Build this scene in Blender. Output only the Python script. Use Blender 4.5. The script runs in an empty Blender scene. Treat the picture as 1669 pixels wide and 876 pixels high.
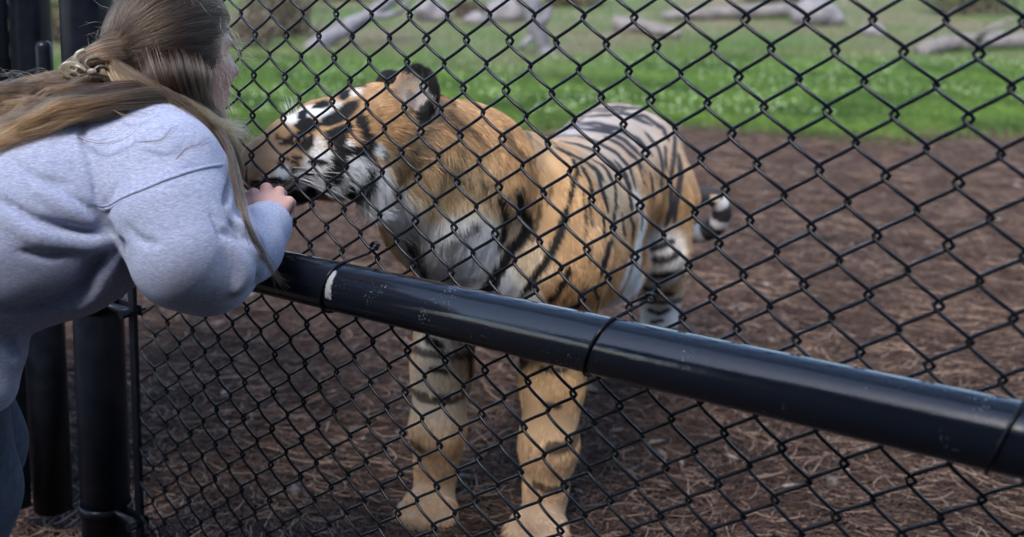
import bpy, bmesh, math, random
import numpy as np
from mathutils import Vector, Matrix
random.seed(7); rng = np.random.default_rng(7)
S = bpy.context.scene
COL = S.collection

# ------------------------------------------------------------ camera, sky, sun, exposure
FPX = 1800.0                                  # focal length in photograph pixels (photograph 1669 wide)
PITCH = math.atan(282 / FPX)
CAM = np.array([0.0, 0.0, 1.25])
FW = np.array([0, math.cos(PITCH), -math.sin(PITCH)])
UP = np.array([0, math.sin(PITCH), math.cos(PITCH)])
cam = bpy.data.objects.new('camera', bpy.data.cameras.new('camera')); COL.objects.link(cam)
cam.location = CAM; cam.rotation_euler = (math.pi / 2 - PITCH, 0, 0)
cam.data.sensor_fit = 'HORIZONTAL'; cam.data.sensor_width = 36
cam.data.lens = FPX / 1669 * 36
cam.data.shift_x = (834.5 - 600) / 1669; cam.data.shift_y = -(438 - 284) / 1669
cam.data.clip_start = 0.05; cam.data.clip_end = 400
cam.data.dof.use_dof = True; cam.data.dof.focus_distance = 1.79; cam.data.dof.aperture_fstop = 3.2
S.camera = cam
SUN_EL, SUN_AZ = math.radians(50), math.radians(-30)      # high, soft, from behind-left of the camera
w = bpy.data.worlds.new('World'); S.world = w; w.use_nodes = True
nt = w.node_tree; sky = nt.nodes.new('ShaderNodeTexSky'); sky.sky_type = 'NISHITA'; sky.sun_disc = False
sky.sun_elevation = SUN_EL; sky.sun_rotation = math.radians(180 + 30); sky.air_density = 1.0; sky.dust_density = 1.5; sky.ozone_density = 1.5
bg = nt.nodes['Background']; bg.inputs['Strength'].default_value = 0.15
nt.links.new(sky.outputs['Color'], bg.inputs['Color'])
sun = bpy.data.objects.new('sun', bpy.data.lights.new('sun', 'SUN')); COL.objects.link(sun)
sun.data.energy = 1.5; sun.data.angle = math.radians(25); sun.data.color = (1.0, 0.985, 0.965)
sd = Vector((math.sin(SUN_AZ) * math.cos(SUN_EL), -math.cos(SUN_AZ) * math.cos(SUN_EL), math.sin(SUN_EL)))
sun.rotation_euler = sd.to_track_quat('Z', 'Y').to_euler()
S.view_settings.view_transform = 'Standard'; S.view_settings.look = 'None'
S.view_settings.exposure = 1.68; S.view_settings.gamma = 1.0
S.render.engine = 'CYCLES'; S.cycles.max_bounces = 6; S.cycles.transparent_max_bounces = 8
S.cycles.use_denoising = True

# ------------------------------------------------------------ helpers
def at(px, py, Z):
    """point at depth Z (m) on the sight line of a photograph pixel"""
    return CAM + np.array([1., 0, 0]) * (px - 600) / FPX * Z - UP * (py - 284) / FPX * Z + FW * Z

def tag(o, label=None, cat=None, group=None, kind=None):
    if label: o['label'] = label
    if cat: o['category'] = cat
    if group: o['group'] = group
    if kind: o['kind'] = kind
    return o

def link(o, parent=None, loc=None):
    COL.objects.link(o)
    if parent is not None: o.parent = parent
    if loc is not None: o.location = loc
    return o

def empty(name, loc=(0, 0, 0)):
    o = bpy.data.objects.new(name, None); o.empty_display_size = .1
    return link(o, None, loc)

def mesh_np(name, V, Fq, mat=None, parent=None, smooth=True, col=None):
    """mesh object from numpy arrays in world coordinates (Fq: list of faces or n x k array)"""
    me = bpy.data.meshes.new(name)
    V = np.asarray(V, np.float32)
    if isinstance(Fq, np.ndarray):
        k = Fq.shape[1]; n = len(Fq)
        me.vertices.add(len(V)); me.vertices.foreach_set('co', V.ravel())
        me.loops.add(n * k); me.loops.foreach_set('vertex_index', Fq.astype(np.int32).ravel())
        me.polygons.add(n); me.polygons.foreach_set('loop_start', np.arange(n, dtype=np.int32) * k)
        me.update(calc_edges=True)
    else:
        me.from_pydata([tuple(v) for v in V], [], [tuple(int(i) for i in f) for f in Fq]); me.update()
    if smooth: me.polygons.foreach_set('use_smooth', np.ones(len(me.polygons), bool))
    if col is not None:
        a = me.color_attributes.new('col', 'FLOAT_COLOR', 'POINT')
        c = np.ones((len(V), 4), np.float32); c[:, :3] = col; a.data.foreach_set('color', c.ravel())
    if mat: me.materials.append(mat)
    o = bpy.data.objects.new(name, me)
    link(o, parent)
    if parent is not None: o.matrix_parent_inverse = parent_inv(parent)
    return o

def parent_inv(p):
    m = Matrix.Translation(p.location) if p.parent is None else Matrix.Translation(p.parent.location)
    return m.inverted() if p.type == 'EMPTY' else Matrix.Identity(4)

def tube(path, radii, n=10, cap=True):
    """tapered tube along a polyline -> (verts, faces)"""
    P = np.asarray(path, float); R = np.broadcast_to(np.asarray(radii, float), (len(P),))
    T = np.gradient(P, axis=0); T /= np.linalg.norm(T, axis=1)[:, None] + 1e-12
    u = np.cross(T[0], [0, 0, 1.0]);
    if np.linalg.norm(u) < 1e-3: u = np.cross(T[0], [1.0, 0, 0])
    u /= np.linalg.norm(u); V = []
    for i in range(len(P)):
        u = u - T[i] * (u @ T[i]); u /= np.linalg.norm(u) + 1e-12; v = np.cross(T[i], u)
        a = np.arange(n) * 2 * math.pi / n
        V.append(P[i] + R[i] * (np.cos(a)[:, None] * u + np.sin(a)[:, None] * v))
    V = np.concatenate(V); F = []
    for i in range(len(P) - 1):
        for j in range(n):
            F.append((i * n + j, i * n + (j + 1) % n, (i + 1) * n + (j + 1) % n, (i + 1) * n + j))
    if cap: F.append(tuple(range(n))[::-1]); F.append(tuple((len(P) - 1) * n + j for j in range(n)))
    return V, F

def join(parts):
    V, F, o = [], [], 0
    for v, f in parts:
        V.append(np.asarray(v)); F += [tuple(i + o for i in q) for q in f]; o += len(v)
    return np.concatenate(V), F

def spline(pts, n):
    """Catmull-Rom resampling"""
    P = np.asarray(pts, float); P = np.vstack([2 * P[0] - P[1], P, 2 * P[-1] - P[-2]])
    m = len(P) - 3; out = []
    for s in np.linspace(0, m - 1e-9, n):
        i = int(s); t = s - i; a, b, c, d = P[i:i + 4]
        out.append(.5 * (2 * b + (c - a) * t + (2 * a - 5 * b + 4 * c - d) * t * t + (3 * b - a - 3 * c + d) * t ** 3))
    return np.array(out)

def box(c, h, rot=None):
    c = np.asarray(c, float); sg = np.array([[x, y, z] for x in (-1, 1) for y in (-1, 1) for z in (-1, 1)], float) * np.asarray(h)
    if rot is not None: sg = sg @ np.asarray(rot).T
    return c + sg, [(0, 1, 3, 2), (4, 6, 7, 5), (0, 4, 5, 1), (2, 3, 7, 6), (0, 2, 6, 4), (1, 5, 7, 3)]

def curves(name, pts, rad, col, mat, parent=None):
    """hair strands: pts (n,k,3), rad (k,) or (n,k), col (n,3)"""
    n, k, _ = pts.shape
    hc = bpy.data.hair_curves.new(name); hc.add_curves([k] * n)
    hc.attributes['position'].data.foreach_set('vector', np.ascontiguousarray(pts, np.float32).ravel())
    r = hc.attributes.get('radius') or hc.attributes.new('radius', 'FLOAT', 'POINT')
    r.data.foreach_set('value', np.ascontiguousarray(np.broadcast_to(rad, (n, k)), np.float32).ravel())
    per_point = np.ndim(col) == 3
    a = hc.attributes.new('col', 'FLOAT_COLOR', 'POINT' if per_point else 'CURVE')
    c = np.ones((n * k if per_point else n, 4), np.float32); c[:, :3] = np.reshape(col, (-1, 3)); a.data.foreach_set('color', c.ravel())
    hc.materials.append(mat)
    o = bpy.data.objects.new(name, hc); link(o, parent)
    if parent is not None: o.matrix_parent_inverse = parent_inv(parent)
    return o

# ------------------------------------------------------------ materials
def mat(name, color=(.5, .5, .5), rough=.6, **kw):
    m = bpy.data.materials.new(name); m.use_nodes = True
    b = m.node_tree.nodes['Principled BSDF']
    b.inputs['Base Color'].default_value = (*color, 1); b.inputs['Roughness'].default_value = rough
    for k, v in kw.items(): b.inputs[k.replace('_', ' ')].default_value = v
    return m
def nd(m, t, **kw):
    n = m.node_tree.nodes.new(t)
    for k, v in kw.items(): setattr(n, k, v)
    return n
def lk(m, a, b): m.node_tree.links.new(a, b)
def bsdf(m): return m.node_tree.nodes['Principled BSDF']
def ramp(m, src, stops):
    r = nd(m, 'ShaderNodeValToRGB'); e = r.color_ramp.elements
    while len(e) < len(stops): e.new(.5)
    for q, (p, c) in zip(e, stops): q.position = p; q.color = (*c, 1) if len(c) == 3 else c
    lk(m, src, r.inputs[0]); return r.outputs[0]
def noise(m, scale, detail=4, rough=.6, vec=None, dist=0):
    n = nd(m, 'ShaderNodeTexNoise'); n.inputs['Scale'].default_value = scale; n.inputs['Detail'].default_value = detail
    n.inputs['Roughness'].default_value = rough; n.inputs['Distortion'].default_value = dist
    if vec is None:
        t = nd(m, 'ShaderNodeTexCoord'); vec = t.outputs['Object']
    lk(m, vec, n.inputs['Vector']); return n.outputs['Fac']
def bump(m, src, strength=.3, dist=.01):
    b = nd(m, 'ShaderNodeBump'); b.inputs['Strength'].default_value = strength; b.inputs['Distance'].default_value = dist
    lk(m, src, b.inputs['Height']); lk(m, b.outputs[0], bsdf(m).inputs['Normal']); return b
def mix(m, fac, a, b):
    x = nd(m, 'ShaderNodeMix', data_type='RGBA')
    for s, i in ((fac, 0), (a, 6), (b, 7)):
        if isinstance(s, (tuple, list)): x.inputs[i].default_value = (*s, 1)
        elif isinstance(s, (int, float)): x.inputs[i].default_value = s
        else: lk(m, s, x.inputs[i])
    return x.outputs[2]
def noisy(name, c1, c2, scale, rough=.7, bs=.3, bd=.01, **kw):
    m = mat(name, c1, rough, **kw); f = noise(m, scale, 6)
    lk(m, ramp(m, f, [(.3, c1), (.7, c2)]), bsdf(m).inputs['Base Color'])
    if bs: bump(m, f, bs, bd)
    return m
def strandmat(name, rough=.6, spec=.3, sheen=0, trans=0):
    m = mat(name, (.5, .5, .5), rough); bsdf(m).inputs['Specular IOR Level'].default_value = spec
    a = nd(m, 'ShaderNodeAttribute', attribute_name='col'); lk(m, a.outputs['Color'], bsdf(m).inputs['Base Color'])
    return m

M = {}
M['wire'] = noisy('wire_vinyl', (.004, .005, .007), (.009, .010, .014), 60, .24, .05, .001)
M['post'] = noisy('black_post_paint', (.004, .005, .008), (.009, .011, .017), 25, .30, .12, .002)
def rail_mat():
    m = mat('black_rail_paint', (.006, .008, .013), .2); b = bsdf(m)
    tc = nd(m, 'ShaderNodeTexCoord'); v = tc.outputs['Object']
    sp = noise(m, 260, 2, .7, v); blot = noise(m, 14, 3, .6, v)
    mul = nd(m, 'ShaderNodeMath', operation='MULTIPLY'); lk(m, sp, mul.inputs[0]); lk(m, blot, mul.inputs[1])
    speck = ramp(m, mul.outputs[0], [(.405, (0, 0, 0)), (.47, (1, 1, 1))])
    # worn crescent beside the first tie wire and rubbed paint along the top towards the far end
    sep = nd(m, 'ShaderNodeSeparateXYZ'); lk(m, v, sep.inputs[0])
    def band(sock, lo, hi, soft):
        a = nd(m, 'ShaderNodeMapRange', interpolation_type='SMOOTHSTEP'); a.inputs[1].default_value = lo - soft; a.inputs[2].default_value = lo + soft; lk(m, sock, a.inputs[0])
        c = nd(m, 'ShaderNodeMapRange', interpolation_type='SMOOTHSTEP'); c.inputs[1].default_value = hi - soft; c.inputs[2].default_value = hi + soft
        c.inputs[3].default_value = 1; c.inputs[4].default_value = 0; lk(m, sock, c.inputs[0])
        x = nd(m, 'ShaderNodeMath', operation='MULTIPLY'); lk(m, a.outputs[0], x.inputs[0]); lk(m, c.outputs[0], x.inputs[1]); return x.outputs[0]
    bx = band(sep.outputs['X'], -.006, .010, .004); bz = band(sep.outputs['Z'], -.012, .036, .008)
    w1 = nd(m, 'ShaderNodeMath', operation='MULTIPLY'); lk(m, bx, w1.inputs[0]); lk(m, bz, w1.inputs[1])
    n2 = noise(m, 160, 3, .7, v); w2 = nd(m, 'ShaderNodeMath', operation='MULTIPLY'); lk(m, w1.outputs[0], w2.inputs[0]); lk(m, n2, w2.inputs[1])
    worn = ramp(m, w2.outputs[0], [(.3, (0, 0, 0)), (.46, (1, 1, 1))])
    mx = nd(m, 'ShaderNodeMath', operation='MAXIMUM'); lk(m, worn, mx.inputs[0])
    sc = nd(m, 'ShaderNodeMath', operation='MULTIPLY'); lk(m, speck, sc.inputs[0]); sc.inputs[1].default_value = .55
    lk(m, sc.outputs[0], mx.inputs[1])
    lk(m, mix(m, mx.outputs[0], (.006, .008, .013), (.34, .35, .37)), b.inputs['Base Color'])
    f = noise(m, 9, 4, .6, v)
    lk(m, ramp(m, f, [(.3, (.07,) * 3), (.75, (.18,) * 3)]), b.inputs['Roughness'])
    mp = nd(m, 'ShaderNodeMapping'); mp.inputs['Scale'].default_value = (1, 12, 12); lk(m, v, mp.inputs['Vector'])
    ad = nd(m, 'ShaderNodeMath', operation='ADD'); lk(m, noise(m, 45, 5, .65, v), ad.inputs[0]); lk(m, noise(m, 9, 5, .7, mp.outputs[0]), ad.inputs[1])
    bump(m, ad.outputs[0], .14, .0022)
    return m
M['rail'] = rail_mat()
for k_, v_ in (('wire', .2), ('post', .14), ('rail', .5)): bsdf(M[k_]).inputs['Specular IOR Level'].default_value = v_
M['needle'] = strandmat('pine_needle', .7, .25)
M['blade'] = strandmat('grass_blade', .6, .25)
M['log'] = noisy('weathered_wood', (.085, .078, .086), (.19, .175, .19), 7, .9, .8, .04)
M['palelog'] = noisy('bleached_wood', (.085, .072, .066), (.19, .165, .15), 7, .9, .8, .04)
M['darkwood'] = noisy('dark_brushwood', (.035, .026, .018), (.12, .09, .06), 12, .85, .5, .02)
M['rock'] = noisy('grey_rock', (.09, .08, .08), (.21, .185, .185), 4, .85, .6, .05)

# ------------------------------------------------------------ ground
def ground_h(x, y):
    r = np.clip(y - 11, 0, None)
    return .0050 * r ** 2 / (1 + r * .012) + .012 * np.sin(x * .9 + y * .5) * np.clip((y - 10) / 6, 0, 1)
def make_ground():
    ys = np.concatenate([np.linspace(-40, 0, 12)[:-1], np.linspace(0, 12, 50)[:-1], np.linspace(12, 60, 60)[:-1], np.linspace(60, 300, 16)])
    xs = np.concatenate([np.linspace(-150, -12, 14)[:-1], np.linspace(-12, 20, 80)[:-1], np.linspace(20, 160, 14)])
    X, Y = np.meshgrid(xs, ys); Z = ground_h(X, np.minimum(Y, 62))
    V = np.stack([X, Y, Z], -1).reshape(-1, 3); nx = len(xs); i = np.arange((len(ys) - 1) * nx).reshape(-1, nx)[:, :-1].ravel()
    m = mat('ground_soil_and_grass', (.1, .07, .05), .95); tc = nd(m, 'ShaderNodeTexCoord'); v = tc.outputs['Object']
    sep = nd(m, 'ShaderNodeSeparateXYZ'); lk(m, v, sep.inputs[0])
    wob = noise(m, .9, 4, .6, v)
    ad = nd(m, 'ShaderNodeMath', operation='MULTIPLY_ADD'); lk(m, wob, ad.inputs[0]); ad.inputs[1].default_value = 1.6; lk(m, sep.outputs['Y'], ad.inputs[2])
    def step(lo, hi):
        a = nd(m, 'ShaderNodeMapRange', interpolation_type='SMOOTHSTEP'); a.inputs[1].default_value = lo; a.inputs[2].default_value = hi; lk(m, ad.outputs[0], a.inputs[0]); return a.outputs[0]
    soil = ramp(m, noise(m, 22, 8, .75, v), [(.3, (.030, .018, .013)), (.52, (.078, .049, .037)), (.75, (.16, .11, .085))])
    grass = ramp(m, noise(m, 1.6, 6, .7, v), [(.3, (.030, .075, .011)), (.5, (.055, .12, .020)), (.7, (.10, .155, .042))])
    dry = ramp(m, noise(m, .55, 6, .7, v), [(.38, (.05, .09, .02)), (.5, (.085, .097, .036)), (.62, (.145, .11, .078))])
    c = mix(m, step(11.0, 12.3), soil, grass); c = mix(m, step(18.0, 20.5), c, dry)
    lk(m, c, bsdf(m).inputs['Base Color']); bump(m, noise(m, 30, 6, .7, v), .7, .03)
    g = mesh_np('ground', V, np.stack([i, i + 1, i + nx + 1, i + nx], 1), m)
    tag(g, 'mulched ground turning to green lawn behind the tiger', 'ground', kind='structure')
make_ground()

def vnoise_xy(x, y):
    return (np.sin(x * 5.1 + 2 * np.sin(y * 3.3)) + np.sin(y * 6.7 + 1.7 * np.sin(x * 4.1 + 1)) + np.sin((x + y) * 11.3 + 2 * np.sin((x - y) * 7)) ) / 3
def needles():
    n = 150000
    # even spread over the visible wedge, denser close to the fence
    y = 2.3 + 9.0 * rng.random(n) ** 1.7; x = (-.42 + 1.08 * rng.random(n)) * (y + 1.0) - .1
    a = rng.random(n) * 2 * np.pi; L = rng.uniform(.06, .15, n) * (1 + .04 * y)
    # matted drifts: strands tend to follow a slowly turning direction
    a = np.where(rng.random(n) < .6, 1.2 * np.sin(x * 2.1) + 1.3 * np.cos(y * 1.7) + rng.normal(0, .5, n), a)
    k = 4; s = np.linspace(-.5, .5, k)[None, :]
    bend = rng.normal(0, .35, n)
    ang = a[:, None] + bend[:, None] * s * 2
    px = x[:, None] + L[:, None] * s * np.cos(ang); py = y[:, None] + L[:, None] * s * np.sin(ang)
    tilt = rng.normal(0, .12, n)[:, None]
    pz = .006 + .022 * rng.random(n)[:, None] ** 2 + L[:, None] * np.abs(s * tilt) + .003
    tone = rng.random(n)[:, None]
    pt = (.62 + .38 * vnoise_xy(x, y))[:, None]
    c = np.where(tone < .38, [[.038, .021, .014]], np.where(tone < .84, [[.092, .053, .037]], [[.27, .185, .135]])) * rng.uniform(.65, 1.35, (n, 1)) * (.42 + .70 * pt)
    o = curves('pine_straw', np.stack([px, py, pz], -1), np.array([.0008, .0014, .0014, .0007]) , c, M['needle'])
    tag(o, 'matted brown pine straw covering the enclosure floor', 'pine straw', kind='stuff')
needles()

def lawn():
    n = 170000
    y = 11.0 + 19 * rng.random(n) ** 1.5; x = (-.40 + 1.06 * rng.random(n)) * (y + .5)
    y += .5 * np.sin(x * .8) + .35 * np.sin(x * 2.3 + 1) - 1.1 * rng.random(n) ** 4
    z = ground_h(x, y); L = rng.uniform(.04, .10, n) * (1 + .02 * (y - 11))
    a = rng.random(n) * 2 * np.pi; lean = rng.uniform(.1, .8, n); s = np.array([0, .5, 1.0])[None, :]
    px = x[:, None] + (L * lean * np.cos(a))[:, None] * s ** 2; py = y[:, None] + (L * lean * np.sin(a))[:, None] * s ** 2
    pz = z[:, None] + L[:, None] * s * (1 - .3 * lean[:, None] * s)
    t = rng.random((n, 1)); far = np.clip((y - 17.0 + 1.5 * np.sin(x * .7)) / 4, 0, 1)[:, None]
    patch = (.5 + .5 * np.sin(x * 1.3 + 2 * np.sin(y * .8)))[:, None]
    pg = (.5 + .5 * vnoise_xy(x * .35, y * .35))[:, None]; green = (np.array([[.034, .095, .010]]) * (1 - t) + np.array([[.12, .235, .035]]) * t) * (.32 + .54 * pg) + np.array([[.030, .020, .006]]) * pg
    dry = np.array([[.072, .125, .026]]) * patch + np.array([[.145, .115, .070]]) * (1 - patch)
    c = green * (1 - far * .85) + dry * far * .85
    keep = rng.random(n) > .55 * far[:, 0]
    o = curves('lawn_grass', np.stack([px, py, pz], -1)[keep], np.array([.005, .004, .001]), c[keep], M['blade'])
    tag(o, 'bright green lawn grass across the back of the enclosure', 'grass', kind='stuff')
    # clover heads: pale flecks in the green band
    m_ = 1900; y = 11.6 + 7.5 * rng.random(m_) ** 1.2; x = (-.38 + 1.0 * rng.random(m_)) * y
    cl = np.sin(x * 1.1 + 1) * np.sin(y * .9) > -.25; x, y = x[cl], y[cl]; m_ = len(x); z = ground_h(x, y) + .09
    s = rng.uniform(.009, .019, m_); d = np.array([[1, 0, 0], [-1, 0, 0], [0, 1, 0], [0, -1, 0], [0, 0, 1], [0, 0, -1]], float)
    V = (np.stack([x, y, z], -1)[:, None, :] + d[None] * s[:, None, None]).reshape(-1, 3)
    f = np.array([[0, 2, 4], [2, 1, 4], [1, 3, 4], [3, 0, 4], [2, 0, 5], [1, 2, 5], [3, 1, 5], [0, 3, 5]])
    Fq = (f[None] + 6 * np.arange(m_)[:, None, None]).reshape(-1, 3)
    o = mesh_np('clover_flowers', V, Fq, mat('clover_white', (.34, .43, .22), .8))
    tag(o, 'scattered pale clover flowers speckling the green lawn', 'clover', kind='stuff')
lawn()

# ------------------------------------------------------------ fence
AL = math.radians(40.57); YF = 1.8
FD = np.array([math.cos(AL), -math.sin(AL), 0.0])          # along the fence, towards the right
FN = np.array([-math.sin(AL), -math.cos(AL), 0.0])         # towards the visitors
def fp(t, z, off=0.0): return np.array([0, YF, 0]) + FD * t + FN * off + np.array([0, 0, z])
FROT = Matrix(((FD[0], -FN[0], 0), (FD[1], -FN[1], 0), (0, 0, 1)))     # local x along, y to the tiger, z up
fence = empty('chain_link_fence', fp(-.7, 0))
tag(fence, 'black vinyl chain link fence with pipe rail between person and tiger', 'fence')
HX, VZ, WR = .0766, .0726, .0025
def wire_mesh():
    A = HX / 4 + .0040; B = .0042; n = 18; z0, z1 = .05, 2.15
    ph = np.arange(int((z1 - z0) / VZ * n)) / n
    x = A * np.arcsin(.955 * np.cos(2 * np.pi * ph)) / math.asin(.955) * -1.0
    y = -B * np.sin(2 * np.pi * ph) * -1.0
    z = z0 + ph * VZ
    x = x + .066 * (z - 1.229)
    V, F = tube(np.stack([x, y, z], -1), WR, 7)
    me = bpy.data.meshes.new('wire'); me.from_pydata([tuple(v) for v in V], [], F); me.update()
    me.polygons.foreach_set('use_smooth', np.ones(len(me.polygons), bool)); me.materials.append(M['wire']); return me
WM = wire_mesh()
# knots: row at z=1.229 lies at t=.005+n*HX ; wire i spans half a diamond
zk = .05 + VZ * math.ceil((1.229 - .05) / VZ); ZOFF = 1.229 - zk
FR4 = FROT.to_4x4()
for i in range(-15, 46):
    # left bend (phase 0) of even wires sits on the knot row
    t = .005 + (i + .5) * HX / 2
    zz = ZOFF + (0 if i % 2 == 0 else VZ / 2)
    p = fp(t + rng.normal(0, .0006), zz + rng.normal(0, .0006))
    o = bpy.data.objects.new('wire', WM); link(o, fence)
    o.matrix_parent_inverse = parent_inv(fence)
    o.matrix_basis = Matrix.Translation(p) @ FR4 @ Matrix.Rotation(rng.normal(0, .0015), 4, 'Y')
def fence_part(name, V, F, m, smooth=True, parent=None):
    return mesh_np(name, V, F, m, parent or fence, smooth)
RR, RZ, ROFF = .0415, .7825, .049
TIE1, TIE2 = -.022, .466
def make_rail():
    P = np.stack([np.array([t, 0, 0]) for t in np.linspace(-.62, 1.75, 40)])
    V, F = tube(P, RR, 40)
    me = bpy.data.meshes.new('rail'); me.from_pydata([tuple(v) for v in V], [], F); me.update()
    me.polygons.foreach_set('use_smooth', [len(p.vertices) == 4 for p in me.polygons]); me.materials.append(M['rail'])
    o = bpy.data.objects.new('rail', me); link(o, fence); o.matrix_parent_inverse = parent_inv(fence)
    # object origin at the first tie so that the worn paint sits beside it
    for v in me.vertices: v.co.x -= TIE1 + .012
    o.matrix_basis = Matrix.Translation(fp(TIE1 + .012, RZ, ROFF)) @ FR4
    tag(o, 'thick glossy black pipe rail with scuffed paint')
make_rail()
def tie(t, lean, hook):
    r = RR + .0026; pts = []
    for a in np.linspace(-2.5, 1.95, 40):       # round the visitors' side of the pipe, ends hooked in the mesh
        pts.append(fp(t + lean * math.sin(a), RZ + r * math.sin(a), ROFF + r * math.cos(a)))
    top = [fp(t + lean * .9 + .02 * s, RZ + r * .95 + .016 * s, .004 - .003 * s) for s in (.6, 1.0, 1.5)]
    bot = [fp(t - lean * .5 + .035 * s, RZ - r * .7 - .02 * s, .006) for s in (1.0, .55)]
    path = spline(np.array(bot + pts[4:-2] + top), 90)
    parts = [tube(path, .0023, 7)]
    # end twisted round a knot
    c = fp(t + lean * .9 + .034, RZ + r * .95 + .027, .006)
    tw = [c + FD * .007 * math.cos(q) + np.array([0, 0, 1]) * .006 * math.sin(q) + FN * .002 * q / 3 for q in np.linspace(0, hook, 26)]
    parts.append(tube(np.array(tw), .0022, 6))
    c = bot[0]; tw = [c + FD * (.008 * math.cos(q) + .006) + np.array([0, 0, 1]) * .006 * math.sin(q) + FN * .002 for q in np.linspace(0, hook * .8, 22)]
    parts.append(tube(np.array(tw), .0022, 6))
    V, F = join(parts); fence_part('tie_wire', V, F, M['wire'])
tie(TIE1, .012, 11); tie(TIE2, .016, 9); tie(.955, .014, 10)

def vtube(px, py, off, r, z0, z1, n=32):
    pass
def on_fence(px, py, off=0.0):
    r = at(px, py, 1) - CAM; P0 = np.array([0, YF, 0]) + FN * off
    s = ((P0 - CAM) @ FN) / (r @ FN); p = CAM + r * s
    return (p - P0) @ FD, p[2]
def pipe_part(name, base, r, z0, z1, m=None, n=28, parent=None, dome=True):
    base = np.asarray(base, float)
    zs = list(np.linspace(z0, z1, 6)); rs = [r] * 6
    if dome: zs += [z1 + r * .25, z1 + r * .4, z1 + r * .45]; rs += [r * .9, r * .6, r * .1]
    V, F = tube(np.array([[base[0], base[1], z] for z in zs]), rs, n)
    return mesh_np(name, V, F, m or M['post'], parent or fence, True)
T_POST, _ = on_fence(152, 300)
pb = fp(T_POST, 0, 0.0)
pipe_part('post', pb, .0545, -.05, 2.35)
pipe_part('post', fp(1.80, 0), .0445, -.05, 2.35)
T_BAR, _ = on_fence(217, 520)
tb0 = fp(T_BAR, 0)
V, F = box((0, 0, 0), (.009, .005, 1.05)); R3 = np.array(FROT)
fence_part('tension_bar', V @ R3.T + fp(T_BAR, 1.10), F, M['post'], False)
for z in (.615, 1.45, 1.9, .15):
    ring = [pb + .0565 * (math.cos(a) * FD + math.sin(a) * FN) + np.array([0, 0, z]) for a in np.linspace(.25, 2 * math.pi - .25, 40)]
    ear1 = [fp(T_BAR + .012, z, .012)]; ear2 = [fp(T_BAR + .012, z, -.012)]
    P = np.array(ear1 + ring + ear2); parts = []
    inner = []
    for dz in (-.011, .011):
        inner.append(P + np.array([0, 0, dz]))
    V = np.concatenate(inner); n = len(P)
    nrm = np.zeros_like(P); d = P - (pb + np.array([0, 0, z])); d[:, 2] = 0; nrm = d / np.linalg.norm(d, axis=1)[:, None]
    V = np.concatenate([V, V + np.concatenate([nrm, nrm]) * .003])
    F = []
    for k in range(n - 1):
        F += [(k, k + 1, n + k + 1, n + k), (2 * n + k, 3 * n + k, 3 * n + k + 1, 2 * n + k + 1), (k, 2 * n + k, 2 * n + k + 1, k + 1), (n + k, n + k + 1, 3 * n + k + 1, 3 * n + k)]
    band = fence_part('tension_band', V, F, M['post'])
    bolt = tube(np.array([fp(T_BAR + .004, z, .034), fp(T_BAR + .004, z, .016), fp(T_BAR + .004, z, .0155), fp(T_BAR + .004, z, -.03)]), [.0095, .0095, .004, .004], 10)
    mesh_np('bolt', bolt[0], bolt[1], M['post'], band, False)

# ------------------------------------------------------------ gate left of the post
gate = empty('metal_gate', fp(T_POST - .16, 0))
tag(gate, 'black steel gate leaf hung on the post behind the leaning person', 'gate')
T_G, _ = on_fence(62, 300); gb = fp(T_G, 0)
pipe_part('frame_tube', gb, .045, .08, 2.1, parent=gate)
V, F = box((0, 0, 0), (.036, .02, 1.05)); mesh_np('flat_bar', V @ R3.T + fp(T_G - .045, 1.15, .07), F, M['post'], gate, False)
for k in range(4):
    V, F = box((0, 0, 0), (.30, .012, .016)); mesh_np('cross_bar', V @ R3.T + fp(T_G - .40, 1.23 - .06 * k, .03), F, M['post'], gate, False)
V, F = box((0, 0, 0), (.5, .004, 1.0)); mesh_np('sheet_panel', V @ R3.T + fp(T_G - .55, 1.12, .0), F, M['post'], gate, False)
tl, zl = on_fence(94, 66)
L = tube(np.array([fp(tl, z, .035) for z in (.9, 1.1, zl - .012, zl - .004, zl)]), [.018, .018, .018, .015, .008], 16)
mesh_np('latch', L[0], L[1], M['post'], gate, True)

# added unseen boards behind the camera: keep open sky off near rail and wires
sky_screen = empty('added_sky_screen', (0, -4.5, 0)); tag(sky_screen, 'added dark timber screen behind the camera, unseen, holding back sky light', 'added light blocker')
pm = noisy('dark_screen_timber', (.018, .016, .015), (.05, .042, .036), 6, .8, .4, .01)
pme = None
for k in range(46):
    if pme is None:
        V, F = box((0, 0, 0), (.245, .03, 1.9)); pme = bpy.data.meshes.new('plank'); pme.from_pydata([tuple(v) for v in V], [], F); pme.materials.append(pm)
    o = bpy.data.objects.new('plank', pme); link(o, sky_screen, (-11.5 + .5 * k, .012 * (k % 3), 1.88))
rm = noisy('overhead_screen_timber', (.02, .018, .016), (.05, .043, .037), 5, .85, .4, .01); rme = None  # added overhead, out of view: cuts more sky from the rail's reflection
for k in range(24):
    if rme is None:
        V, F = box((0, 0, 0), (.495, 1.85, .04)); rme = bpy.data.meshes.new('overhead_screen_board'); rme.from_pydata([tuple(v) for v in V], [], F); rme.materials.append(rm)
    link(bpy.data.objects.new('overhead_screen_board', rme), sky_screen, (-11.5 + k, 1.80, 3.85))

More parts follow.
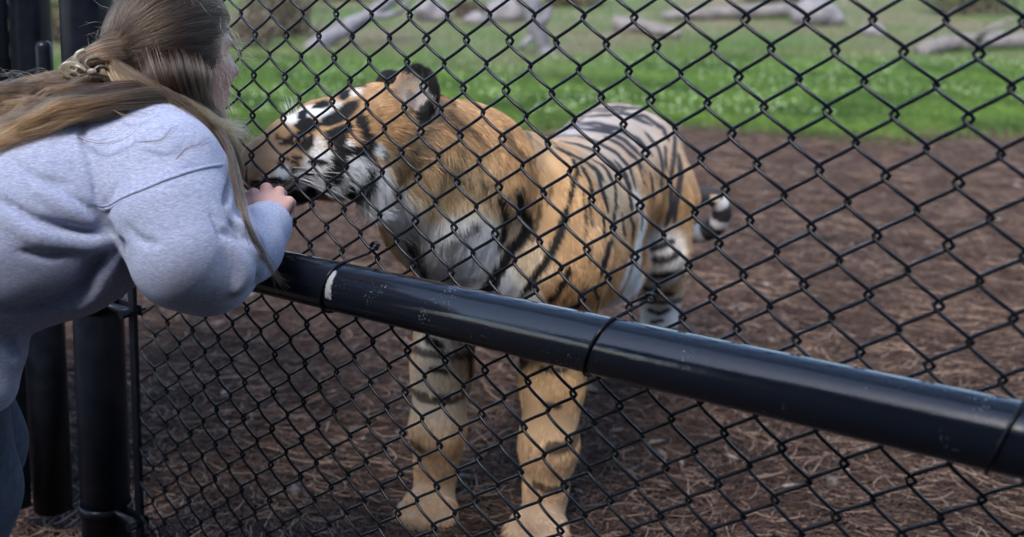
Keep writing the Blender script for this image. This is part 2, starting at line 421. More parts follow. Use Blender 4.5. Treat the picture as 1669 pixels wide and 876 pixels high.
# ------------------------------------------------------------ implicit surfaces (bodies and cloth grown as one skin)
def rot_xyz(rx, ry, rz):
    return np.array(Matrix.Rotation(rz, 3, 'Z') @ Matrix.Rotation(ry, 3, 'Y') @ Matrix.Rotation(rx, 3, 'X'))
def frame_from(x, z):
    """columns: x axis, y axis, z axis from an x direction and an approximate z"""
    x = np.asarray(x, float); x = x / np.linalg.norm(x); z = np.asarray(z, float); z = z - x * (z @ x); z = z / np.linalg.norm(z)
    return np.stack([x, np.cross(z, x), z], 1)
def sd_cone(P, a, b, ra, rb):
    ab = b - a; L2 = ab @ ab + 1e-9; t = np.clip((P - a) @ ab / L2, 0, 1)
    return np.linalg.norm(P - a - t[:, None] * ab, axis=1) - (ra + (rb - ra) * t)
def sd_ell(P, c, r, R):
    q = (P - c) @ R; k0 = np.linalg.norm(q / r, axis=1); k1 = np.linalg.norm(q / (r * r), axis=1)
    return k0 * (k0 - 1) / (k1 + 1e-9)
def smin(a, b, k):
    h = np.clip(.5 + .5 * (b - a) / k, 0, 1); return b + (a - b) * h - k * h * (1 - h)
class Sdf:
    def __init__(s): s.p = []
    def cone(s, a, b, ra, rb, k=.03): s.p.append(('c', np.asarray(a, np.float32), np.asarray(b, np.float32), ra, rb, k)); return s
    def chain(s, pts, k=.03):
        for (a, ra), (b, rb) in zip(pts[:-1], pts[1:]): s.cone(a, b, ra, rb, k)
        return s
    def ell(s, c, r, R=None, k=.03): s.p.append(('e', np.asarray(c, np.float32), np.asarray(r, np.float32), (np.eye(3) if R is None else np.asarray(R)).astype(np.float32), k)); return s
    def sub(s, c, r, R=None, k=.015): s.p.append(('s', np.asarray(c, np.float32), np.asarray(r, np.float32), (np.eye(3) if R is None else np.asarray(R)).astype(np.float32), k)); return s
    def subc(s, a, b, ra, rb, k=.015): s.p.append(('t', np.asarray(a, np.float32), np.asarray(b, np.float32), ra, rb, k)); return s
    def bounds(s):
        lo, hi = [], []
        for p in s.p:
            if p[0] == 'c': r = max(p[3], p[4]); lo += [p[1] - r, p[2] - r]; hi += [p[1] + r, p[2] + r]
            elif p[0] == 'e': r = p[2].max(); lo.append(p[1] - r); hi.append(p[1] + r)
        return np.min(lo, 0) - .05, np.max(hi, 0) + .05
    def __call__(s, P):
        P = P.astype(np.float32); d = None
        for p in s.p:
            if p[0] in 'ct': q = sd_cone(P, p[1], p[2], p[3], p[4])
            else: q = sd_ell(P, p[1], p[2], p[3])
            k = p[-1]
            if d is None: d = q
            elif p[0] in 'ce': d = smin(d, q, k)
            else: d = -smin(-d, q, k)
        return d
def surface(f, lo, hi, h):
    """naive surface nets over a band-refined grid"""
    c = 4; H = h * c
    n = np.ceil((hi - lo) / H).astype(int) + 1
    g = np.stack(np.meshgrid(*[np.arange(k) for k in n], indexing='ij'), -1).reshape(-1, 3)
    D = f(lo + (g + .5 - .5 / c) * H).reshape(n).astype(np.float32)
    Df = D.repeat(c, 0).repeat(c, 1).repeat(c, 2); N = np.array(Df.shape)
    idx = np.flatnonzero(np.abs(Df.ravel()) < H * 1.5)
    ijk = np.stack(np.unravel_index(idx, N), -1)
    vals = np.empty(len(idx), np.float32)
    for s in range(0, len(idx), 400000): vals[s:s + 400000] = f(lo + ijk[s:s + 400000] * h)
    Df.ravel()[idx] = vals
    inside = Df < 0
    cs = np.zeros(N - 1, np.uint8)
    for dx in (0, 1):
        for dy in (0, 1):
            for dz in (0, 1):
                cs += inside[dx:N[0] - 1 + dx, dy:N[1] - 1 + dy, dz:N[2] - 1 + dz]
    act = np.flatnonzero(((cs > 0) & (cs < 8)).ravel()); cell = np.stack(np.unravel_index(act, cs.shape), -1)
    vid = np.full(cs.shape, -1, np.int32); vid.ravel()[act] = np.arange(len(act))
    acc = np.zeros((len(act), 3)); cnt = np.zeros(len(act))
    corners = [(x, y, z) for x in (0, 1) for y in (0, 1) for z in (0, 1)]
    cv = {o: Df[cell[:, 0] + o[0], cell[:, 1] + o[1], cell[:, 2] + o[2]] for o in corners}
    for a in corners:
        for ax in range(3):
            if a[ax]: continue
            b = list(a); b[ax] = 1; b = tuple(b); va, vb = cv[a], cv[b]; m = (va < 0) != (vb < 0)
            t = np.where(m, va / (va - vb + 1e-12), 0); p = np.tile(np.array(a, float), (len(act), 1)); p[:, ax] += t
            acc[m] += p[m]; cnt[m] += 1
    V = lo + (cell + acc / cnt[:, None]) * h
    Q = []
    for ax in range(3):
        sl = [slice(1, -1)] * 3; sl[ax] = slice(0, -1); A = inside[tuple(sl)]
        sl2 = [slice(1, -1)] * 3; sl2[ax] = slice(1, None); B = inside[tuple(sl2)]
        e = np.stack(np.nonzero(A != B), -1); off = np.ones(3, int); off[ax] = 0; e = e + off
        flip = ~A[tuple((e - off).T)]
        u, v = (ax + 1) % 3, (ax + 2) % 3
        du = np.zeros(3, int); du[u] = 1; dv = np.zeros(3, int); dv[v] = 1
        ok = np.all(e < np.array(vid.shape), axis=1)
        e, flip = e[ok], flip[ok]
        q = np.stack([vid[tuple((e - du - dv).T)], vid[tuple((e - dv).T)], vid[tuple(e.T)], vid[tuple((e - du).T)]], 1)
        q[flip] = q[flip][:, ::-1]; Q.append(q)
    Q = np.concatenate(Q); Q = Q[(Q >= 0).all(1)]
    return V, Q
def grad(f, P, e=.002):
    g = np.stack([f(P + np.eye(3)[i] * e) - f(P - np.eye(3)[i] * e) for i in range(3)], -1)
    return g / (np.linalg.norm(g, axis=1)[:, None] + 1e-9)
def smooth_mesh(V, Q, it=2, lam=.5):
    for _ in range(it):
        acc = np.zeros_like(V); cnt = np.zeros(len(V))
        for a, b in ((0, 1), (1, 2), (2, 3), (3, 0)):
            np.add.at(acc, Q[:, a], V[Q[:, b]]); np.add.at(cnt, Q[:, a], 1); np.add.at(acc, Q[:, b], V[Q[:, a]]); np.add.at(cnt, Q[:, b], 1)
        V = V + lam * (acc / np.maximum(cnt, 1)[:, None] - V)
    return V
def vnoise(P, scale, seed=0):
    """cheap smooth noise in -1..1 (sum of rotated sines)"""
    r = np.random.default_rng(seed); out = np.zeros(len(P))
    for i in range(7):
        d = r.normal(size=3); d /= np.linalg.norm(d); out += np.sin((P @ d) * scale * r.uniform(.6, 1.7) + r.uniform(0, 6.28) + 1.3 * np.sin((P @ np.roll(d, 1)) * scale * .7 + i))
    return out / 4.0

# ------------------------------------------------------------ tiger
def W(x, y, z): return np.array([x, y, z], float)
TG = Sdf()
# trunk
TG.chain([(at(822, 405, 2.60), .20), (at(925, 352, 3.06), .198), (at(1003, 268, 3.50), .195)], .06)
TG.cone(at(848, 308, 2.66), at(925, 342, 3.0), .135, .15, .06)                 # withers
TG.ell(at(900, 395, 2.50), (.125, .13, .20), None, .05)                        # near shoulder
TG.ell(at(758, 410, 2.58), (.10, .12, .19), None, .05)                         # far shoulder
TG.ell(at(1052, 300, 3.46), (.13, .17, .19), None, .06)                        # near haunch
TG.ell(at(950, 300, 3.62), (.12, .15, .19), None, .06)
TG.ell(at(850, 470, 2.66), (.15, .22, .12), None, .06)                        # brisket
# neck and throat
TG.chain([(at(672, 232, 2.26), .112), (at(752, 281, 2.40), .142), (at(826, 332, 2.58), .165)], .05)
TG.chain([(at(648, 298, 2.24), .068), (at(714, 352, 2.36), .105), (at(770, 420, 2.46), .12)], .05)
TG.chain([(at(930, 425, 2.85), .14), (at(978, 425, 3.10), .105), (at(1010, 415, 3.28), .08)], .05)     # belly
# fore legs
def paw(c, d, sc=1.0):
    """broad paw with four toes; c: middle of the paw, d: forward"""
    d = np.asarray(d, float); d /= np.linalg.norm(d); l = np.cross(d, [0, 0, 1.0])
    TG.ell(c, (.062 * sc, .075 * sc, .042 * sc), frame_from(np.cross([0, 0, 1.0], d), [0, 0, 1.0]), .02)
    for k, (o, f) in enumerate(((-.048, .048), (-.017, .068), (.017, .068), (.048, .048))):
        t = c + l * o * sc + d * f * sc + np.array([0, 0, -.008]); TG.cone(t - d * .02, t + d * .016 + np.array([0, 0, -.006]), .024 * sc, .020 * sc, .006)
TG.chain([(at(905, 420, 2.47), .125), (W(.445, 2.54, .54), .090), (W(.435, 2.50, .36), .070), (W(.425, 2.47, .22), .064), (W(.42, 2.47, .09), .052)], .03)
paw(W(.40, 2.42, .045), (-.35, -1, 0))
TG.chain([(at(742, 430, 2.60), .115), (W(.195, 2.62, .55), .086), (W(.180, 2.60, .36), .070), (W(.170, 2.57, .22), .064), (W(.165, 2.57, .09), .052)], .03)
paw(W(.15, 2.52, .045), (-.35, -1, 0))
# hind legs
TG.chain([(at(1060, 330, 3.44), .15), (W(.89, 3.36, .50), .105), (W(.985, 3.62, .29), .070), (W(.97, 3.56, .09), .055)], .035)
paw(W(.945, 3.50, .045), (-.4, -1, 0), .92)
TG.chain([(at(955, 330, 3.62), .14), (W(.66, 3.52, .50), .10), (W(.70, 3.80, .29), .060), (W(.675, 3.75, .09), .052)], .035)
paw(W(.65, 3.69, .045), (-.4, -1, 0), .92)
# tail
tail = spline([at(1060, 215, 3.68), at(1082, 250, 3.84), at(1092, 310, 3.88), at(1106, 364, 3.80), at(1138, 381, 3.70), at(1168, 368, 3.64), at(1177, 342, 3.60), at(1160, 320, 3.58), at(1132, 322, 3.60)], 22)
TG.chain([(p, .035 - .011 * i / 21) for i, p in enumerate(tail)], .012)
# head
HX_ = at(690, 190, 2.20) - at(400, 285, 2.06); HR = frame_from(HX_, UP)
TG.ell(at(608, 218, 2.19), (.125, .105, .092), HR, .03)
TG.chain([(at(436, 272, 2.075), .050), (at(522, 246, 2.13), .070), (at(580, 235, 2.17), .085)], .03)
TG.chain([(at(424, 256, 2.07), .030), (at(470, 225, 2.10), .036), (at(520, 203, 2.14), .044), (at(608, 184, 2.20), .056)], .02)
TG.ell(at(500, 205, 2.085), (.030, .018, .017), HR, .015)                     # near brow
TG.ell(at(500, 203, 2.20), (.030, .018, .017), HR, .015)
TG.ell(at(560, 262, 2.08), (.070, .050, .060), HR, .03)                        # cheeks
TG.ell(at(572, 256, 2.27), (.070, .050, .060), HR, .03)
TG.ell(at(598, 288, 2.11), (.045, .045, .048), HR, .025)                       # ruff
TG.ell(at(606, 286, 2.28), (.045, .045, .048), HR, .025)
TG.chain([(at(428, 309, 2.075), .022), (at(480, 307, 2.10), .027), (at(550, 287, 2.15), .036)], .015)   # lower jaw
TG.ell(at(441, 284, 2.035), (.044, .028, .034), HR, .015)                      # whisker pads
TG.ell(at(441, 283, 2.115), (.044, .028, .034), HR, .015)
TG.ell(at(403, 278, 2.068), (.018, .026, .018), HR, .012)                      # nose
TG.subc(at(400, 301, 2.04), at(478, 301, 2.03), .004, .003, .006)              # lip line
eR = frame_from(np.array([.85, -.35, 0.25]), UP)                               # near ear faces the visitors
eN = eR[:, 1] * -1
if eN[1] > 0: eN = -eN
TG.ell(at(678, 153, 2.16), (.050, .018, .055), eR, .012)
TG.cone(at(674, 196, 2.17), at(678, 170, 2.165), .036, .030, .02)
TG.sub(at(679, 152, 2.16) + eN * .018, (.038, .018, .043), eR, .008)
fR = frame_from(np.array([.8, .5, .2]), UP)
TG.ell(at(636, 142, 2.33), (.037, .016, .038), fR, .012)
lo, hi = TG.bounds()
import time; _t = time.time()
TV, TQ = surface(TG, lo, hi, .0065)
TV = smooth_mesh(TV, TQ, 1, .4)
print('tiger', len(TV), time.time() - _t)
TIGER_STRIPES_AND_SHADE=[(1.0,[(0.604,3.33,0.881,0.0037),(0.607,3.246,0.889,0.0037),(0.62,3.217,0.891,0.0047),(0.635,3.203,0.892,0.0061),(0.65,3.189,0.893,0.006),(0.663,3.175,0.891,0.0084),(0.678,3.172,0.888,0.01),(0.693,3.169,0.886,0.01),(0.708,3.168,0.883,0.0093)]),
(1.0,[(0.68,3.484,0.909,0.004),(0.688,3.44,0.912,0.004),(0.696,3.398,0.916,0.0041),(0.707,3.369,0.918,0.0049),(0.721,3.358,0.919,0.01),(0.738,3.361,0.92,0.01),(0.754,3.36,0.921,0.0093),(0.771,3.364,0.921,0.0056),(0.79,3.377,0.921,0.0048)]),
(1.0,[(0.668,3.1,0.873,0.0061),(0.681,3.088,0.867,0.0088),(0.696,3.085,0.859,0.01),(0.711,3.081,0.851,0.0089),(0.719,3.071,0.843,0.0082),(0.728,3.067,0.834,0.01),(0.738,3.064,0.825,0.01),(0.747,3.062,0.816,0.0095)]),
(1.0,[(0.564,2.792,0.859,0.01),(0.577,2.789,0.85,0.0053),(0.593,2.805,0.839,0.0044),(0.608,2.81,0.829,0.01),(0.611,2.797,0.82,0.0044),(0.614,2.783,0.811,0.0056),(0.619,2.778,0.801,0.01),(0.625,2.775,0.79,0.01)]),
(1.0,[(0.472,2.436,0.891,0.0045),(0.476,2.421,0.883,0.0049),(0.481,2.411,0.874,0.0078),(0.487,2.407,0.865,0.0058),(0.488,2.392,0.853,0.0046),(0.489,2.382,0.842,0.0051),(0.49,2.374,0.829,0.0052)]),
(1.0,[(0.659,2.913,0.83,0.0072),(0.667,2.904,0.82,0.0072),(0.674,2.896,0.81,0.01),(0.683,2.894,0.798,0.0073),(0.686,2.879,0.786,0.0057),(0.69,2.872,0.772,0.0075),(0.694,2.864,0.759,0.0075)]),
(1.0,[(0.824,3.26,0.866,0.0075),(0.831,3.252,0.856,0.0076),(0.839,3.244,0.846,0.0092),(0.847,3.241,0.835,0.0092),(0.857,3.24,0.823,0.008)]),
(1.0,[(0.801,3.096,0.772,0.0069),(0.801,3.086,0.756,0.0072),(0.802,3.076,0.74,0.0086),(0.803,3.069,0.724,0.01),(0.808,3.075,0.705,0.0064)]),
(1.0,[(0.646,2.753,0.715,0.0079),(0.646,2.746,0.702,0.0061),(0.645,2.734,0.691,0.0068),(0.646,2.73,0.678,0.01),(0.646,2.724,0.665,0.0098)]),
(1.0,[(0.522,2.396,0.791,0.0037),(0.519,2.381,0.78,0.0037),(0.516,2.368,0.769,0.0038),(0.515,2.358,0.758,0.004),(0.513,2.348,0.746,0.0039)]),
(1.0,[(0.733,2.893,0.696,0.0051),(0.729,2.884,0.681,0.0062),(0.727,2.879,0.665,0.0075),(0.726,2.877,0.649,0.0075)]),
(1.0,[(0.888,3.268,0.82,0.0043),(0.885,3.253,0.805,0.0046),(0.883,3.242,0.791,0.005),(0.881,3.231,0.776,0.0054),(0.88,3.222,0.762,0.0058)]),
(0.7,[(0.479,2.358,0.819,0.0028),(0.481,2.353,0.806,0.0028),(0.482,2.346,0.794,0.0027),(0.483,2.34,0.782,0.0027),(0.484,2.334,0.769,0.0027)]),
(0.6,[(0.397,2.352,0.86,0.0028),(0.394,2.345,0.849,0.0028),(0.391,2.34,0.839,0.0028),(0.389,2.337,0.828,0.0027),(0.386,2.333,0.816,0.0027)]),
(0.7,[(0.368,2.328,0.824,0.0033),(0.367,2.327,0.812,0.0031),(0.366,2.327,0.801,0.0029),(0.365,2.326,0.789,0.0027),(0.363,2.323,0.778,0.0026),(0.359,2.32,0.765,0.0026),(0.356,2.317,0.753,0.0026),(0.352,2.313,0.74,0.0026)]),
(1.0,[(-0.098,2.095,1.052,0.0082),(-0.087,2.102,1.055,0.0075),(-0.075,2.111,1.059,0.0078)]),
(1.0,[(-0.122,2.091,1.045,0.0054),(-0.124,2.073,1.038,0.0053),(-0.126,2.06,1.031,0.0053)]),
(1.0,[(-0.133,2.052,1.021,0.0063),(-0.124,2.053,1.023,0.0066),(-0.115,2.056,1.026,0.0064),(-0.106,2.058,1.028,0.0065)]),
(1.0,[(-0.045,2.166,1.079,0.0073),(-0.046,2.137,1.072,0.0072),(-0.047,2.122,1.065,0.0072)]),
(1.0,[(-0.022,2.176,1.086,0.013),(-0.012,2.18,1.089,0.013)]),
(1.0,[(-0.027,2.106,1.058,0.0106),(-0.034,2.099,1.051,0.0103),(-0.042,2.091,1.044,0.0099),(-0.049,2.083,1.038,0.0101),(-0.057,2.078,1.034,0.0107),(-0.065,2.072,1.03,0.0106),(-0.073,2.065,1.027,0.0106),(-0.08,2.059,1.023,0.0105)]),
(1.0,[(-0.073,2.037,1.008,0.0107),(-0.064,2.031,1.003,0.0106),(-0.056,2.025,0.997,0.01),(-0.054,2.018,0.988,0.0096),(-0.053,2.013,0.979,0.0096),(-0.054,2.008,0.968,0.0096),(-0.055,2.006,0.956,0.0096),(-0.059,2.006,0.948,0.0096),(-0.062,2.006,0.939,0.0098),(-0.071,2.007,0.937,0.0099),(-0.079,2.009,0.934,0.0099)]),
(1.0,[(-0.034,2.058,1.02,0.0079),(-0.043,2.049,1.016,0.008),(-0.051,2.043,1.013,0.0084),(-0.059,2.038,1.009,0.0084),(-0.067,2.033,1.005,0.0085)]),
(1.0,[(-0.014,2.081,1.037,0.007),(-0.012,2.071,1.025,0.007),(-0.009,2.06,1.013,0.0075),(-0.004,2.051,1.003,0.0084),(0.001,2.046,0.992,0.0086),(0.001,2.039,0.983,0.0082),(0.0,2.035,0.974,0.0084)]),
(1.0,[(-0.053,2.011,0.976,0.0058),(-0.044,2.013,0.977,0.0058),(-0.036,2.015,0.977,0.0058),(-0.027,2.018,0.977,0.0058),(-0.016,2.023,0.975,0.0059),(-0.005,2.031,0.973,0.0061),(0.001,2.033,0.967,0.0066),(0.007,2.037,0.961,0.0066)]),
(1.0,[(0.001,2.03,0.946,0.0082),(0.003,2.031,0.934,0.0077),(0.005,2.034,0.921,0.0076),(0.001,2.035,0.913,0.0078),(-0.002,2.037,0.905,0.0077)]),
(1.0,[(-0.045,2.03,0.901,0.0128),(-0.033,2.036,0.898,0.0124),(-0.022,2.041,0.895,0.0143),(-0.013,2.037,0.9,0.011),(-0.005,2.037,0.904,0.0105)]),
(1.0,[(-0.161,2.029,0.989,0.005),(-0.153,2.032,0.992,0.0049),(-0.145,2.036,0.995,0.0048),(-0.137,2.039,0.999,0.0048),(-0.127,2.044,1.005,0.0048),(-0.117,2.048,1.011,0.0048),(-0.108,2.05,1.015,0.0049),(-0.1,2.053,1.018,0.0051),(-0.092,2.057,1.022,0.0055)]),
(1.0,[(-0.122,2.027,0.977,0.0053),(-0.115,2.029,0.983,0.0056),(-0.108,2.031,0.989,0.0056),(-0.108,2.035,0.997,0.0053),(-0.107,2.042,1.004,0.0053)]),
(1.0,[(-0.152,2.011,0.965,0.0021),(-0.141,2.015,0.958,0.0019),(-0.13,2.021,0.952,0.0017)]),
(1.0,[(-0.144,2.019,0.968,0.0019),(-0.136,2.022,0.965,0.0018),(-0.127,2.023,0.962,0.0017),(-0.119,2.022,0.96,0.0017)]),
(1.0,[(-0.11,2.019,0.957,0.0034),(-0.099,2.015,0.957,0.0034),(-0.088,2.011,0.958,0.0034),(-0.078,2.008,0.958,0.0034)]),
(1.0,[(-0.131,2.023,0.931,0.0041),(-0.119,2.026,0.931,0.004),(-0.107,2.021,0.932,0.0038),(-0.095,2.015,0.933,0.0036)]),
(1.0,[(-0.143,2.006,0.943,0.0023),(-0.133,2.019,0.937,0.0023)]),
(1.0,[(-0.163,1.997,0.958,0.0028),(-0.154,1.998,0.949,0.0027)]),
(1.0,[(-0.229,2.035,0.909,0.0023),(-0.213,1.989,0.919,0.0023),(-0.201,1.981,0.923,0.0023),(-0.19,1.98,0.925,0.0023),(-0.18,1.982,0.925,0.0023),(-0.17,1.985,0.925,0.0024),(-0.16,1.991,0.924,0.0024),(-0.151,2.0,0.923,0.0024)]),
(1.0,[(-0.189,1.98,0.931,0.0017),(-0.18,1.981,0.931,0.0017),(-0.17,1.984,0.931,0.0017),(-0.161,1.989,0.93,0.0017)]),
(1.0,[(-0.149,2.038,0.891,0.0085),(-0.138,2.041,0.888,0.0088),(-0.127,2.046,0.885,0.0088),(-0.119,2.05,0.888,0.0108),(-0.11,2.054,0.892,0.0111),(-0.102,2.056,0.895,0.0124)]),
(1.0,[(-0.082,2.021,0.913,0.0032),(-0.072,2.014,0.917,0.0033),(-0.063,2.011,0.921,0.0033),(-0.053,2.01,0.925,0.0033)]),
(0.8,[(0.029,2.064,0.973,0.0039),(0.03,2.063,0.964,0.0045),(0.03,2.06,0.955,0.0047),(0.031,2.058,0.946,0.0049)]),
(0.8,[(-0.165,2.034,0.996,0.0029),(-0.171,2.044,1.006,0.0029)]),
(1.0,[(0.065,2.333,1.097,0.0058),(0.072,2.171,1.118,0.0055),(0.083,2.166,1.122,0.0081),(0.093,2.162,1.126,0.0096),(0.102,2.16,1.122,0.0119),(0.111,2.154,1.119,0.0111),(0.119,2.153,1.116,0.0142),(0.124,2.145,1.107,0.0061),(0.129,2.141,1.097,0.0069),(0.134,2.139,1.088,0.0156),(0.134,2.136,1.078,0.0071),(0.134,2.135,1.069,0.0078),(0.134,2.134,1.059,0.0085)]),
(0.45,[(0.082,2.163,1.074,0.0061),(0.084,2.16,1.062,0.0061),(0.086,2.155,1.051,0.0061),(0.08,2.112,1.041,0.0059)]),
(1.0,[(0.116,2.135,1.053,0.0147),(0.112,2.13,1.039,0.0116),(0.107,2.124,1.031,0.0114),(0.103,2.119,1.023,0.0124)]),
(1.0,[(0.052,2.335,1.108,0.0146),(0.04,2.325,1.106,0.0146),(0.028,2.323,1.102,0.02),(0.022,2.319,1.096,0.02),(0.015,2.319,1.09,0.02)]),
(1.0,[(0.041,2.317,1.094,0.0107),(0.053,2.323,1.095,0.0105),(0.065,2.333,1.097,0.0108)]),
(0.9,[(0.134,2.136,1.079,0.0047),(0.15,2.244,1.065,0.0051),(0.161,2.262,1.058,0.006),(0.171,2.274,1.051,0.0058),(0.171,2.225,1.042,0.0051)]),
(0.6,[(0.158,2.184,1.032,0.0064),(0.165,2.185,1.025,0.0065),(0.172,2.186,1.017,0.0062),(0.179,2.188,1.009,0.0053),(0.186,2.193,1.001,0.0045),(0.198,2.203,0.994,0.0042),(0.21,2.212,0.987,0.0043),(0.221,2.22,0.98,0.0043),(0.233,2.227,0.973,0.0045),(0.24,2.23,0.968,0.0046),(0.248,2.233,0.962,0.0045)]),  # not a stripe: shadow of the neck crease painted into the coat
(0.6,[(0.286,2.292,0.987,0.0087),(0.29,2.284,0.976,0.0087),(0.293,2.276,0.965,0.0093),(0.298,2.273,0.953,0.0092),(0.308,2.278,0.944,0.0072),(0.319,2.286,0.935,0.0069),(0.33,2.294,0.926,0.0061),(0.345,2.317,0.92,0.0059),(0.361,2.345,0.913,0.006)]),
(0.55,[(0.375,2.589,0.947,0.0072),(0.347,2.377,0.956,0.0067)]),
(0.6,[(0.178,2.171,0.96,0.0027),(0.185,2.177,0.951,0.0027),(0.193,2.183,0.941,0.0027),(0.2,2.19,0.931,0.0026)]),
(0.6,[(0.23,2.209,0.896,0.0033),(0.236,2.213,0.884,0.0033),(0.242,2.218,0.872,0.0032),(0.248,2.224,0.86,0.0033)]),
(1.0,[(0.308,2.26,0.87,0.006),(0.312,2.266,0.859,0.0059),(0.317,2.273,0.847,0.0057),(0.322,2.283,0.835,0.0056)]),
(0.4,[(0.223,2.205,0.916,0.0029),(0.22,2.203,0.929,0.003),(0.216,2.201,0.941,0.0031)]),
(0.7,[(0.238,2.215,0.883,0.0027),(0.243,2.218,0.871,0.0026),(0.247,2.223,0.86,0.0026),(0.251,2.228,0.848,0.0027),(0.256,2.232,0.836,0.0027)]),
(1.0,[(0.272,2.236,0.86,0.0055),(0.275,2.24,0.849,0.0055),(0.278,2.245,0.839,0.0055),(0.281,2.25,0.828,0.0055),(0.285,2.257,0.816,0.0059),(0.285,2.264,0.801,0.0063),(0.286,2.271,0.787,0.0065),(0.287,2.278,0.772,0.0074),(0.284,2.279,0.76,0.0085),(0.282,2.28,0.749,0.0084),(0.28,2.28,0.738,0.008)]),
(1.0,[(0.31,2.261,0.867,0.0101),(0.314,2.267,0.854,0.0097),(0.318,2.277,0.84,0.0094),(0.323,2.287,0.826,0.0091),(0.33,2.301,0.811,0.0089),(0.338,2.313,0.797,0.0089),(0.344,2.321,0.783,0.0092),(0.341,2.32,0.769,0.0094),(0.337,2.319,0.755,0.0088),(0.327,2.316,0.746,0.0095),(0.317,2.31,0.737,0.0099),(0.306,2.303,0.729,0.0108),(0.3,2.299,0.721,0.0113),(0.294,2.294,0.713,0.0113),(0.288,2.29,0.705,0.0116),(0.282,2.288,0.696,0.0117),(0.276,2.286,0.687,0.0115),(0.271,2.286,0.678,0.0111),(0.266,2.286,0.669,0.0107),(0.261,2.288,0.659,0.0102),(0.257,2.29,0.649,0.0101),(0.252,2.293,0.64,0.0097),(0.247,2.297,0.629,0.0094)]),
(1.0,[(0.43,2.335,0.812,0.006),(0.427,2.33,0.802,0.0059),(0.423,2.325,0.793,0.0059),(0.419,2.32,0.783,0.0058),(0.415,2.315,0.773,0.0058),(0.411,2.31,0.764,0.0058),(0.407,2.305,0.754,0.0058),(0.402,2.302,0.745,0.0058),(0.397,2.299,0.736,0.0058),(0.392,2.296,0.726,0.0058),(0.387,2.294,0.717,0.0058),(0.383,2.294,0.707,0.0058),(0.376,2.294,0.697,0.0058),(0.369,2.296,0.688,0.0058),(0.362,2.299,0.678,0.0058),(0.356,2.302,0.667,0.0058),(0.351,2.306,0.657,0.0058),(0.345,2.311,0.647,0.0059),(0.34,2.316,0.636,0.006),(0.334,2.322,0.625,0.006),(0.329,2.329,0.614,0.0062)]),
(0.8,[(0.467,2.361,0.838,0.0021),(0.468,2.355,0.827,0.0021),(0.469,2.349,0.815,0.0021),(0.47,2.344,0.803,0.0021),(0.471,2.338,0.792,0.0021),(0.471,2.332,0.78,0.002),(0.468,2.324,0.768,0.0018),(0.465,2.316,0.756,0.0018),(0.463,2.309,0.744,0.0018)]),
(1.0,[(0.43,2.287,0.691,0.0047),(0.426,2.287,0.681,0.0047),(0.422,2.287,0.671,0.0047),(0.418,2.289,0.66,0.0047),(0.411,2.292,0.648,0.0048),(0.405,2.297,0.635,0.0048),(0.398,2.302,0.625,0.0048),(0.392,2.308,0.615,0.0048),(0.386,2.316,0.605,0.0048),(0.38,2.325,0.594,0.0048)]),
(1.0,[(0.462,2.302,0.642,0.0046),(0.459,2.307,0.627,0.0045),(0.458,2.316,0.611,0.0043),(0.457,2.332,0.592,0.0043)]),
(0.8,[(0.229,2.222,0.803,0.0067),(0.218,2.217,0.797,0.0066),(0.207,2.212,0.792,0.0066),(0.197,2.209,0.786,0.0068),(0.186,2.206,0.78,0.0068),(0.176,2.205,0.774,0.0069),(0.166,2.205,0.768,0.0069),(0.157,2.206,0.759,0.0066),(0.147,2.21,0.75,0.0066)]),
(1.0,[(0.078,2.212,0.774,0.0076),(0.083,2.217,0.764,0.0076),(0.088,2.221,0.754,0.0075),(0.093,2.228,0.743,0.0074),(0.098,2.233,0.733,0.0072),(0.103,2.244,0.718,0.007),(0.109,2.259,0.702,0.0069),(0.116,2.277,0.686,0.0068),(0.122,2.308,0.665,0.0069),(0.129,2.336,0.644,0.0071)]),
(0.55,[(0.132,2.269,0.684,0.0082),(0.143,2.266,0.681,0.0072),(0.154,2.268,0.677,0.0062),(0.165,2.268,0.674,0.0055),(0.177,2.271,0.67,0.0051),(0.188,2.273,0.667,0.0053),(0.2,2.271,0.67,0.0048),(0.212,2.269,0.674,0.0047),(0.224,2.27,0.676,0.0045),(0.236,2.272,0.679,0.0043),(0.248,2.274,0.684,0.0043),(0.26,2.277,0.69,0.0041)]),
(1.0,[(0.255,2.297,0.632,0.0062),(0.263,2.294,0.644,0.0065),(0.271,2.292,0.655,0.0067),(0.279,2.293,0.666,0.0069)]),
(1.0,[(0.135,2.552,0.455,0.0063),(0.146,2.544,0.452,0.0063),(0.157,2.538,0.448,0.0062),(0.168,2.534,0.443,0.0061),(0.18,2.532,0.438,0.006)]),
(1.0,[(0.618,2.713,0.741,0.0067),(0.614,2.698,0.732,0.0074),(0.611,2.689,0.721,0.008),(0.607,2.677,0.711,0.0077),(0.604,2.666,0.701,0.0074),(0.598,2.651,0.69,0.0053),(0.535,2.38,0.734,0.0047),(0.528,2.359,0.726,0.0057),(0.523,2.347,0.716,0.0062),(0.517,2.336,0.706,0.0068),(0.512,2.328,0.695,0.0078),(0.508,2.324,0.683,0.0082),(0.504,2.321,0.671,0.0084)]),
(1.0,[(0.49,2.317,0.642,0.0034),(0.496,2.329,0.629,0.0034),(0.506,2.356,0.611,0.0034),(0.518,2.393,0.591,0.0035),(0.522,2.42,0.572,0.0035),(0.534,2.482,0.543,0.0036)]),
(1.0,[(0.678,2.807,0.701,0.0059),(0.685,2.814,0.684,0.0056),(0.693,2.824,0.667,0.0094),(0.689,2.817,0.651,0.0079),(0.684,2.803,0.637,0.0067)]),
(0.6,[(0.481,2.316,0.739,0.0023),(0.478,2.31,0.729,0.0024),(0.476,2.306,0.718,0.0024),(0.474,2.302,0.707,0.0024),(0.471,2.299,0.696,0.0024)]),
